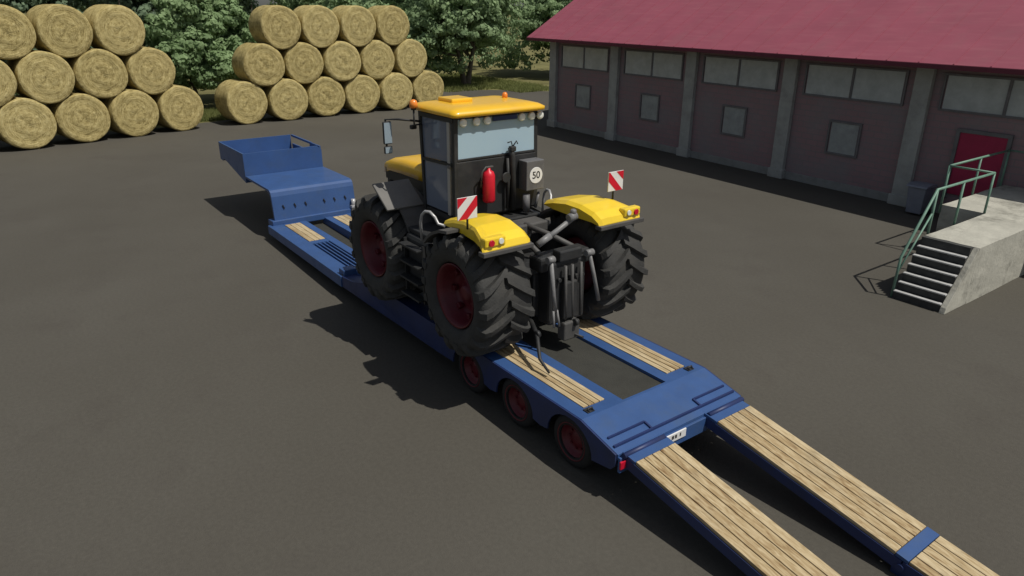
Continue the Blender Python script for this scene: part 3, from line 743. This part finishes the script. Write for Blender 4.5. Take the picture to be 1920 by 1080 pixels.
b = MB(); b.span((5.8, yw(-.295), .2), (11.3, yw(.295), .26)); b.warp(drift); b.build('bed_floor', 'well', tl)
# gooseneck
YG = -.30
def gy(y): return YG + y
G0, G1, G2 = 11.3, 13.75, 16.5
ZS, ZG = 1.50, 2.22
b = MB(); th = .05; hw = 1.32
# sloping rear face, step deck and riser in bent plate (outline is extruded across)
b.prism([(G0 - .05, .58), (G0 + .05, 1.30), (G0 + .09, 1.42), (G0 + .17, 1.48), (G0 + .3, ZS), (G1 - .02, ZS), (G1 - .02, ZS - .07), (G0 + .36, ZS - .07), (G0 + .25, 1.40), (G0 + .14, 1.28), (G0 + .04, .58)], gy(-hw), gy(hw), 'XZ')
b.build('rear_step', 'blue', tl)
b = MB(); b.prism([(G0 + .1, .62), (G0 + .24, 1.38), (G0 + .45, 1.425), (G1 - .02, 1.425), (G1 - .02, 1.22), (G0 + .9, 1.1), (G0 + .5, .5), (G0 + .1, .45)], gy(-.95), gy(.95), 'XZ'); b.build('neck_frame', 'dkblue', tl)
b = MB()
b.prism([(gy(-hw), ZS - .22), (gy(-hw), ZG - .14), (gy(-hw) + .14, ZG), (gy(hw), ZG), (gy(hw), ZS - .22)], G1, G1 + th, 'YZ')
b.prism([(gy(-hw) + .08, 1.62), (gy(-hw) + .08, ZG), (gy(hw), ZG), (gy(hw), 1.62)], G2 - th, G2, 'YZ')
b.prism([(G1 + th, ZG), (G2 - th, ZG), (G2 - th, 1.62), (G2 - .28, 1.60), (G2 - .5, 1.70), (G1 + .5, 1.36), (G1 + th, ZS - .22)], gy(hw - th), gy(hw), 'XZ')
b.prism([(G1 + th, ZG - .02), (G1 + .9, ZG - .02), (G1 + 1.0, 1.9), (G2 - th, 1.9), (G2 - th, 1.62), (G2 - .28, 1.60), (G2 - .5, 1.70), (G1 + .5, 1.36), (G1 + th, ZS - .22)], gy(-hw), gy(-hw + th), 'XZ')
b.span((G1 + th, gy(-hw + th), 1.62), (G2 - th, gy(hw - th), 1.70))
nk = b.build('gooseneck_box', 'blue', tl)
b = MB(); b.beam((G1 + .8, gy(-hw + .025), ZG - .04), (G2 - .02, gy(-hw + .025), ZG - .03), .055, .07); b.build('rail', 'blue', nk)
b = MB(); b.lathe([(.5, 1.55), (.5, 1.615)], (G2 - 1.2, gy(0), 0), 'Z', 28); b.lathe([(.05, 1.3), (.05, 1.55)], (G2 - 1.2, gy(0), 0), 'Z', 12); b.build('coupling_plate', 'black', nk)
b = MB()
for k in (-2.5, -1.6, -.75, .75, 1.6, 2.5):
    xx = G0 - .005; b.beam((xx - .012, gy(k * .40 - .02), .93), (xx + .004, gy(k * .40 + .02), 1.03), .05, .03)
b.build('slot', 'black', tl)
b = MB(); b.span((G0 - .12, gy(-1.32), .40), (G0 + .3, gy(1.42), .60), bev=.02); b.build('cross_beam', 'blue', tl)
b = MB(); b.tube([(G0 - .1, gy(-1.22), .62), (G0 - .1, gy(-1.22), .9)], .07); b.box((G0 - .12, gy(-1.22), .66), (.16, .2, .1), bev=.02); b.build('lashing_point', 'lgrey', tl)

# ================================================================== TRACTOR
tr = thing('tractor', (0, 0, ZT), 'big yellow and black four wheel tractor with red rims parked on the lowbed trailer', 'tractor')
HZ, WB, TR = 2.035, 3.12, 1.09
# --- wheels
def tractor_wheel():
    W2 = .43; r0 = .955; WS, RS = 1.2, 1.058
    b = MB()
    prof = [(.56, -.36), (.62, -.40), (.74, -.445), (.84, -.44), (.905, -.41), (.94, -.35), (r0, -.2), (r0 + .01, 0), (r0, .2), (.94, .35), (.905, .41), (.84, .44), (.74, .445), (.62, .40), (.56, .36)]
    b.lathe(prof, (0, 0, 0), 'Y', 72, hollow=True)
    def base_r(y):
        y = abs(y)
        if y < .2: return r0 + .01 - .01 * y / .2
        if y < .35: return r0 - (r0 - .94) * (y - .2) / .15
        if y < .41: return .94 - .035 * (y - .35) / .06
        return .905 - .065 * min(1, (y - .41) / .03)
    NL = 18
    for side in (-1, 1):
        for k in range(NL):
            t0 = 2 * math.pi * (k + (.5 if side > 0 else 0)) / NL
            secs = []
            for (yy, dt, hgt, wd) in ((-.025, -.02, .085, .050), (.10, .085, .092, .050), (.22, .175, .095, .054), (.33, .245, .095, .060), (.41, .285, .098, .066), (.452, .305, .06, .074)):
                t = t0 - dt; rb_ = base_r(yy) - .012; rt = base_r(yy) + hgt if yy < .42 else .905
                if yy > .44: rb_, rt = .80, .90
                ring = []
                for (rr_, dw) in ((rb_, -wd * 1.25), (rt, -wd * .8), (rt, wd * .8), (rb_, wd * 1.25)):
                    a = t + dw; ring.append((-rr_ * math.cos(a), side * yy, rr_ * math.sin(a)))
                secs.append(ring)
            b.loft(secs)
    b.warp(lambda v: Vector((v.x * RS, v.y * WS, v.z * RS)))
    wh = b.build('wheel', 'rubber', tr, off=(0, 0, 0))
    b = MB()
    b.lathe([(.05, .20), (.12, .21), (.14, .17), (.22, .12), (.27, .10), (.42, .07), (.47, .12), (.50, .30), (.545, .36), (.575, .385), (.58, .35), (.54, .28), (.52, -.3), (.05, -.3)], (0, 0, 0), 'Y', 48)
    for k in range(10):
        t = k * math.pi / 5; b.lathe([(.025, .06), (.025, .135)], (.2 * math.cos(t), 0, .2 * math.sin(t)), 'Y', 8)
    for k in range(8):
        t = k * math.pi / 4; b.box((.45 * math.cos(t), .14, .45 * math.sin(t)), (.12, .07, .10), rot=(0, -t, 0), bev=.012)
    b.warp(lambda v: Vector((v.x, v.y * WS, v.z)))
    b.build('rim', 'rim', wh, off=(0, 0, 0))
    return wh
tw = tractor_wheel(); first = True
for xc in (0, WB):
    for s in (1, -1):
        o = tw if first else copy_tree(tw, tr); first = False
        o.location = (xc, 1.18 if s > 0 else -1.52, HZ - ZT); o.rotation_euler = (0, [.1, .9, .5, 1.3][(0 if xc == 0 else 2) + (s < 0)] if s > 0 else 0, 0)
        if s < 0: o.scale = (1, -1, 1); o.rotation_euler = (0, .07 if xc == 0 else .2, 0)
# --- chassis
b = MB()
b.span((-.65, -.42, 1.55), (4.2, .42, 2.35), bev=.04)
for xc in (0, WB):
    b.tube([(xc, -.95, HZ), (xc, .95, HZ)], .2, 16); b.tube([(xc, -.55, HZ), (xc, .55, HZ)], .33, 20)
b.span((.75, -.8, 2.3), (2.45, .8, 2.95), bev=.03)
b.span((2.2, -.5, 2.3), (4.3, .5, 3.12), bev=.06)
b.span((4.15, -.55, 1.7), (4.55, .55, 2.9), bev=.06)
b.build('chassis', 'black', tr)
for s in (-1, 1):
    b = MB(); b.span((1.16, s * .82, 1.55), (2.12, s * 1.42, 2.62), bev=.08); b.span((1.2, s * .82, 2.625), (2.1, s * 1.35, 2.72), bev=.02)
    b.build('fuel_tank', 'black', tr)
    b = MB()
    for k in range(4): b.span((1.3, s * 1.43, 1.45 + k * .33), (2.0, s * 1.62, 1.49 + k * .33), bev=.008)
    for x in (1.3, 2.0): b.span((x - .02, s * 1.44, 1.4), (x + .02, s * 1.5, 2.55))
    b.build('access_step', 'black', tr)
    b = MB(); b.tube([(1.42, s * 1.42, 2.62), (1.42, s * 1.44, 2.98), (1.38, s * 1.43, 3.12), (1.28, s * 1.41, 3.21), (1.16, s * 1.38, 3.22), (1.06, s * 1.34, 3.14), (1.02, s * 1.3, 3.02), (.9, s * 1.24, 3.0)], .028, 10); b.build('grab_handle', 'lgrey', tr)
# --- cab
def quad_panel(b, pts, th, n):
    n = Vector(n).normalized() * th; k = len(pts)
    b.faces([Vector(p) for p in pts] + [Vector(p) + n for p in pts], [tuple(range(k)), tuple(range(k, 2 * k))[::-1]] + [(i, (i + 1) % k, k + (i + 1) % k, k + i) for i in range(k)])
XR, XC, CY = 1.0, 2.12, .93
b = MB()
b.span((XR, -.90, 3.02), (XR + .10, .90, 4.08), bev=.02)                  # rear panel
b.span((XR + .1, -.86, 2.96), (XC + .1, .86, 3.08), bev=.02)              # floor
b.span((XR + .1, -.86, 3.08), (XR + .5, .86, 3.6))                         # body under the seat
for s in (-1, 1):
    b.beam((XR + .05, s * .91, 3.0), (XR + .05, s * .88, 4.87), .075, .09, up=(1, 0, 0))
    b.beam((XC - .02, s * .92, 3.0), (XC + .10, s * .90, 4.87), .06, .07, up=(1, 0, 0))
    b.span((XR + .05, s * .86, 4.76), (XC + .1, s * .93, 4.84))
    b.span((XR + .09, s * .89, 2.98), (XC, s * .935, 3.06))
    b.beam((XR + .09, s * .925, 4.02), (XC + .02, s * .925, 3.98), .035, .05)
b.span((XR, -.88, 4.82), (XR + .08, .88, 4.87)); b.span((XC + .06, -.88, 4.74), (XC + .14, .88, 4.84))
b.span((XR - .004, -.87, 4.085), (XR + .06, .87, 4.13), bev=.01)
b.span((XC - .3, -.3, 3.08), (XC, .3, 3.95), bev=.04)                      # dashboard
cab = b.build('cab', 'black', tr)
b = MB(); b.box((1.62, 0, 3.72), (.5, .5, .14), bev=.05); b.box((1.4, 0, 4.1), (.14, .46, .75), rot=(0, -.1, 0), bev=.05); b.build('seat', 'dgrey', cab)
b = MB(); quad_panel(b, [(XR + .012, -.855, 4.13), (XR + .012, .855, 4.13), (XR + .012, .845, 4.82), (XR + .012, -.845, 4.82)], .012, (1, 0, 0)); b.build('rear_window', 'cabglass', cab)
for s in (-1, 1):
    b = MB(); quad_panel(b, [(XR + .26, s * .905, 4.05), (XC + .02, s * .905, 4.01), (XC + .07, s * .895, 4.76), (XR + .26, s * .895, 4.76)], .01, (0, -s, 0))
    quad_panel(b, [(XR + .26, s * .92, 3.1), (XC - .04, s * .92, 3.1), (XC - .01, s * .91, 3.95), (XR + .26, s * .91, 3.98)], .01, (0, -s, 0)); b.build('side_window', 'sideglass', cab)
    b = MB(); b.beam((XR + .2, s * .925, 3.08), (XR + .2, s * .905, 4.76), .05, .09, up=(1, 0, 0)); b.build('door_post', 'lgrey', cab)
    b = MB(); b.box((XR + .16, s * .955, 3.98), (.1, .04, .06), bev=.01); b.build('door_handle', 'grey', cab)
b = MB(); quad_panel(b, [(XC + .10, -.86, 4.74), (XC + .10, .86, 4.74), (XC + .0, .87, 3.5), (XC + .0, -.87, 3.5)], .01, (-1, 0, 0)); b.build('windscreen', 'sideglass', cab)
# --- roof
b = MB()
secs = []
for (z, x0, x1, hy, rr_) in ((4.86, .92, 2.34, .97, .10), (4.885, .85, 2.41, 1.03, .12), (4.94, .85, 2.41, 1.035, .13), (4.99, .93, 2.34, .95, .14), (5.02, 1.06, 2.2, .82, .14), (5.03, 1.2, 2.0, .6, .12)):
    ring = []
    for (sx, sy, a0) in ((1, 1, 0), (-1, 1, 90), (-1, -1, 180), (1, -1, 270)):
        for k in range(6):
            t = R(a0 + 18 * k); cxx = (x1 - rr_) if sx > 0 else (x0 + rr_); cyy = (hy - rr_) * sy
            ring.append((cxx + rr_ * math.cos(t), cyy + rr_ * math.sin(t), z))
    secs.append(ring)
b.loft(secs, smooth=True)
roof = b.build('roof', 'roofyellow', tr)
b = MB(); b.box((1.85, .36, 5.055), (.5, .46, .08), bev=.025); b.build('roof_hatch', 'roofyellow', roof)
for y in (.76, .48, .25, -.52, -.75, -.95):
    b = MB(); b.lathe([(.02, .012), (.06, .01), (.075, -.01), (.07, -.05), (.03, -.09)], (0, 0, 0), 'X', 18)
    for v in b.bm.verts: v.co = Vector((XR - .06 - v.co.x, y + v.co.y, 4.765 + v.co.z))
    b.build('work_lamp', 'lens', roof)
b = MB(); b.span((XR - .03, -.42, 4.74), (XR - .005, .12, 4.825), bev=.006); b.build('roof_number_panel', 'dkblue', roof)
for (x, y, z) in ((2.05, 1.13, 4.93), (1.75, -.70, 5.02)):
    q_ = 1.0 if y > 0 else .7
    b = MB(); b.lathe([(.045 * q_, 0), (.075 * q_, .01 * q_), (.078 * q_, .08 * q_), (.06 * q_, .135 * q_), (.02 * q_, .155 * q_)], (x, y, z), 'Z', 18); bc = b.build('beacon', 'orange', tr)
    b = MB(); b.lathe([(.05, -.03), (.05, -.001)], (x, y, z), 'Z', 14)
    if y > 0: b.tube([(x, y, z - .03), (x, y, z - .3), (x + .1, .93, z - .32)], .018, 8)
    b.build('beacon_stalk', 'black', bc)
# --- mirrors
for s in (1, -1):
    yy = 1.42 if s > 0 else 1.12
    b = MB(); b.tube([(2.2, s * .93, 4.66), (2.4, s * (yy - .15), 4.70), (2.64, s * yy, 4.68), (2.64, s * yy, 4.1)], .02, 8); b.box((2.585, s * yy, 4.44), (.05, .18, .42), bev=.02); b.box((2.585, s * yy, 4.12), (.05, .17, .14), bev=.02); mr_ = b.build('mirror', 'black', tr)
    b = MB(); b.box((2.556, s * yy, 4.44), (.012, .15, .38)); b.box((2.556, s * yy, 4.12), (.012, .14, .11)); b.build('mirror_glass', 'mirror', mr_)
    b = MB(); b.box((2.3, s * 1.02, 4.55), (.09, .12, .08), bev=.02); b.build('side_lamp', 'black', tr)
# --- bonnet
b = MB(); secs = []
for (x, hy, zl, zt_, rr_) in ((2.3, .56, 3.34, 3.64, .1), (3.0, .60, 3.36, 3.67, .14), (3.7, .60, 3.36, 3.66, .16), (4.3, .57, 3.32, 3.58, .16), (4.68, .50, 3.20, 3.45, .12), (4.80, .42, 3.18, 3.32, .06)):
    ring = [(x, -hy, zl), (x, -hy, zt_ - rr_)] + [(x, -hy + rr_ * (1 - math.cos(R(a))), zt_ - rr_ + rr_ * math.sin(R(a))) for a in (30, 60, 90)] + [(x, hy - rr_ * (1 - math.cos(R(a))), zt_ - rr_ + rr_ * math.sin(R(a))) for a in (90, 60, 30)] + [(x, hy, zt_ - rr_), (x, hy, zl)]
    secs.append(ring)
b.loft(secs, smooth=True); hd_ = b.build('bonnet', 'roofyellow', tr)
b = MB(); b.span((4.58, -.42, 2.85), (4.74, .42, 3.20), bev=.03); b.span((2.3, -.53, 3.1), (4.58, .53, 3.36), bev=.02); b.build('grille', 'black', hd_)
b = MB(); b.tube([(2.45, -.72, 2.9), (2.45, -.72, 4.2), (2.40, -.74, 4.4)], .055, 14); b.build('exhaust_pipe', 'black', tr)
# --- front fenders
for s in (-1, 1):
    b = MB(); secs = []
    for a in (84, 95, 105, 116, 127, 138, 150, 162):
        t = R(a); rr_ = 1.19; yi, yo = s * .74, s * 1.36
        x, z = WB + rr_ * math.cos(t), HZ + rr_ * math.sin(t); x2, z2 = WB + (rr_ + .045) * math.cos(t), HZ + (rr_ + .045) * math.sin(t)
        secs.append([(x, yi, z), (x, yo, z), (x2, yo, z2), (x2, yi, z2)])
    b.loft(secs)
    ff = b.build('front_fender', 'dgrey', tr)
    WF = 3.29; b = MB(); t0, t1 = R(104), R(134)
    p0 = Vector((WF + 1.45 * math.cos(t0), 0, HZ + 1.42 * math.sin(t0))); p1 = Vector((WF + 1.36 * math.cos(t1), 0, HZ + 1.36 * math.sin(t1)))
    b.beam(p0 + Vector((0, s * 1.24, 0)), p1 + Vector((0, s * 1.24, 0)), .80, .05, bev=.015)
    b.box((WF + 1.27 * math.cos(R(118)), s * 1.3, HZ + 1.27 * math.sin(R(118))), (.5, .3, .12), rot=(0, -R(28), 0), bev=.02)
    b.build('fender_cover', 'litgrey', ff)
    b = MB(); b.tube([(WB - .3, s * .8, HZ + .2), (WB - .55, s * .92, HZ + 1.02)], .05, 8); b.build('fender_bracket', 'black', ff)
# --- rear fenders
for s in (-1, 1):
    b = MB(); secs = []
    for a in (42, 52, 62, 75, 88):
        t = R(a); rr_ = 1.115; yi, yo = s * .80, s * 1.72
        x, z = rr_ * math.cos(t), HZ + rr_ * math.sin(t); x2, z2 = (rr_ + .05) * math.cos(t), HZ + (rr_ + .05) * math.sin(t)
        secs.append([(x, yi, z), (x, yo, z), (x2, yo, z2), (x2, yi, z2)])
    FO = 0 if s > 0 else .08
    b.loft(secs); mg = b.build('rear_mudguard', 'dgrey', tr)
    # yellow cover
    b = MB(); secs = []
    for (x, z, yi, yo) in ((.82, 3.13, .98, 1.30), (.62, 3.22, .82, 1.42), (.28, 3.32, .76, 1.44), (-.10, 3.385, .74, 1.47), (-.48, 3.38, .74, 1.52), (-.80, 3.31, .75, 1.62), (-.96, 3.22, .76, 1.69), (-1.00, 3.12, .78, 1.69)):
        yo += FO
        zb_ = min(z - .05, 3.13 if x > -.9 else 3.10)
        secs.append([(x, s * yi, zb_), (x, s * (yi - .01), z - .07), (x, s * (yi + .06), z - .01), (x, s * (yi + .16), z), (x, s * (yo - .14), z - .004), (x, s * (yo - .03), z - .03), (x, s * yo, z - .08), (x, s * yo, zb_)])
    b.loft(secs); rf_ = b.build('rear_fender', 'yellow', mg)
    b = MB(); b.span((-1.06, s * .74, 3.03), (-.90, s * (1.72 + FO), 3.105), bev=.012); b.build('fender_lip', 'dgrey', mg)
    b = MB(); b.box((-.93, s * (1.46 + FO), 3.24), (.16, .40, .16), bev=.03); lb = b.build('lamp_housing', 'yellow', mg)
    # lamps belong to the tractor itself
    b = MB(); b.lathe([(.055, 0), (.05, .02)], (0, 0, 0), 'X', 18)
    for v in b.bm.verts: v.co = Vector((-1.012 - v.co.x, s * (1.54 + FO) + v.co.y, 3.235 + v.co.z))
    b.build('tail_lamp', 'redref', tr)
    b = MB(); b.lathe([(.05, 0), (.045, .02)], (0, 0, 0), 'X', 18)
    for v in b.bm.verts: v.co = Vector((-1.012 - v.co.x, s * (1.36 + FO) + v.co.y, 3.245 + v.co.z))
    b.build('reversing_lamp', 'lens', tr)
    # warning board
    xw_, yw_, zw_ = -.45, s * 1.62, 3.69
    b = MB(); b.box((xw_, yw_, zw_), (.02, .37, .36), bev=.004); wbd = b.build('warning_board', 'white', tr)
    b = MB(); hh, hv = .183, .178
    def st(pts): b.faces([(xw_ - .0135, yw_ + s * p[0], zw_ + p[1]) for p in pts], [tuple(range(len(pts)))])
    st([(hh, hv), (hh, .0 + .01), (.0, hv)])                       # upper outer corner
    st([(-hh, hv), (-hh, hv - .16), (hh - .16, -hv), (hh - .02, -hv), (-hh + .01, hv)]) if False else st([(-hh, hv), (-hh, .01), (.01, -hv), (hh - .01, -hv), (-hh + .0, hv)][:4] + [(-hh + .02, hv)])
    b.build('red_stripe', 'red', wbd)
    b = MB(); b.tube([(xw_ + .03, yw_ - s * .02, 3.33), (xw_ + .03, yw_ - s * .02, 3.6)], .018, 8); b.build('board_post', 'black', wbd)
# --- rear panel fittings
b = MB(); b.lathe([(.02, 3.30), (.10, 3.31), (.115, 3.35), (.115, 3.80), (.09, 3.87), (.04, 3.90), (.03, 3.94)], (.86, .30, 0), 'Z', 22); fe = b.build('fire_extinguisher', 'red', tr)
b = MB(); b.tube([(.86, .30, 3.93), (.83, .38, 3.97), (.84, .46, 3.88), (.88, .46, 3.6)], .014, 8); b.box((.86, .28, 3.955), (.05, .14, .03), bev=.008); b.build('hose', 'dgrey', fe)
b = MB(); b.box((.955, .30, 3.6), (.08, .2, .06)); b.box((.955, .30, 3.42), (.08, .2, .06)); b.build('bracket', 'black', fe)
b = MB(); b.box((.86, -.68, 3.70), (.26, .42, .56), bev=.015); eb = b.build('equipment_box', 'grey', tr)
b = MB(); b.lathe([(.155, 0), (.15, .006)], (0, 0, 0), 'X', 32)
for v in b.bm.verts: v.co = Vector((.7285 - v.co.x, -.69 + v.co.y, 3.70 + v.co.z))
sp = b.build('speed_disc', 'white', eb)
cu = bpy.data.curves.new('speed_number', 'FONT'); cu.body = '50'; cu.size = .19; cu.align_x = 'CENTER'; cu.align_y = 'CENTER'; cu.extrude = .001; cu.offset = .003
tmp = bpy.data.objects.new('speed_number', cu); C.objects.link(tmp); bpy.context.view_layer.update()
me = bpy.data.meshes.new_from_object(tmp.evaluated_get(bpy.context.evaluated_depsgraph_get())); bpy.data.objects.remove(tmp)
rot = Matrix(((0, 0, -1), (-1, 0, 0), (0, 1, 0))); offv = Vector((.7215, -.69, 3.70 - ZT))
for v in me.vertices: v.co = rot @ v.co + offv
me.materials.clear(); me.materials.append(MT['black']); o = bpy.data.objects.new('speed_number', me); C.objects.link(o); o.parent = eb
b = MB(); b.tube([(.93, -.30, 3.05), (.9, -.28, 3.7), (.9, -.26, 4.1), (.93, -.24, 4.24)], .055, 10); b.tube([(.93, -.16, 3.1), (.9, -.17, 3.6), (.94, -.18, 4.05)], .03, 8); b.box((.9, -.26, 4.22), (.1, .12, .1), bev=.02)
b.tube([(.9, -.26, 4.27), (.88, -.22, 4.36), (.9, -.15, 4.34)], .012, 6); b.tube([(.9, -.28, 4.27), (.88, -.34, 4.36), (.9, -.38, 4.30)], .012, 6); b.lathe([(.09, -.02), (.1, 0), (.09, .02)], (.9, -.12, 3.7), 'X', 20); b.build('hose_column', 'black', tr)
b = MB(); b.tube([(.8, -.52, 3.0), (.8, -.52, 3.34)], .07, 14); b.tube([(.8, -.74, 3.05), (.78, -.78, 3.25), (.85, -.86, 3.32)], .03, 8); b.build('filter_canister', 'grey', tr)
# --- hitch
b = MB(); b.span((-.95, -.52, 1.45), (-.6, .30, 2.62), bev=.05); b.span((-.9, -.66, 2.45), (-.55, .46, 2.72), bev=.05); b.box((-1.0, -.1, 1.9), (.12, .3, .7), bev=.03); b.span((-1.02, -.36, 2.62), (-.8, .14, 2.82), bev=.03)
for k in range(5): b.lathe([(.035, 0), (.035, .05)], (0, 0, 0), 'X', 10) if False else b.tube([(-.95, -.4 + k * .13, 2.3), (-1.02, -.4 + k * .13, 2.3)], .035, 10)
b.build('hitch_frame', 'black', tr)
b = MB(); b.span((-1.1, -.30, 1.15), (-.9, .06, 1.5), bev=.03); b.build('drawbar_jaw', 'dgrey', tr)
b = MB(); b.tube([(-1.02, .34, 2.72), (-1.06, .30, 2.1), (-1.08, .27, 1.78)], .038, 10); b.tube([(-1.08, .31, 1.8), (-1.12, .32, 1.5)], .022, 8); b.tube([(-1.08, .23, 1.8), (-1.12, .20, 1.5)], .022, 8); b.tube([(-1.02, .28, 2.72), (-1.02, .42, 2.72)], .06, 10); b.build('lift_rod', 'lift', tr)
b = MB(); b.tube([(-1.02, -.52, 2.68), (-1.05, -.64, 2.2), (-1.08, -.74, 1.75)], .036, 10); b.tube([(-1.02, -.6, 2.68), (-1.02, -.44, 2.68)], .06, 10); b.build('lift_rod', 'lift', tr)
for y in (.02, -.13, -.33): b = MB(); b.tube([(-1.03, y, 2.55), (-1.05, y, 2.05), (-1.04, y - .02, 1.55)], .028, 8); b.build('hydraulic_hose', 'dgrey', tr)
for (ya, yb_, xe, ze) in ((.46, .90, -1.72, 1.04), (-.16, -.20, -1.30, 1.22)):
    b = MB(); b.tube([(-.6, ya, 1.55), (-1.1, (ya + yb_) / 2, 1.48), (xe + .25, yb_, 1.22), (xe, yb_, ze + .03)], [.045, .04, .03, .02], 10); b.lathe([(.04, -.03), (.065, -.03), (.065, .03), (.04, .03)], (-1.12, (ya + yb_) / 2, 1.48), 'Y', 14); b.build('lower_link', 'black', tr)
b = MB(); b.tube([(-.88, .52, 2.98), (-.93, .16, 3.17), (-.98, -.16, 3.36)], .045, 10); b.tube([(-.88, .52, 2.98), (-.91, .28, 3.107)], .06, 10); b.tube([(-.98, -.05, 3.36), (-.98, -.2, 3.40)], .075, 10); b.lathe([(.04, 0), (.055, .02), (.055, .07), (.03, .09)], (-.98, -.15, 3.42), 'Z', 12); b.build('top_link', 'lift', tr)
b = MB(); b.tube([(.2, -.02, 2.98), (-.3, -.25, 2.86), (-.75, -.42, 2.72)], .05, 10); b.tube([(.2, .3, 2.95), (-.3, .3, 2.85), (-.75, .34, 2.72)], .05, 10); b.span((.1, -.5, 2.8), (.5, .5, 3.0), bev=.03); b.build('lift_cylinder', 'dgrey', tr)
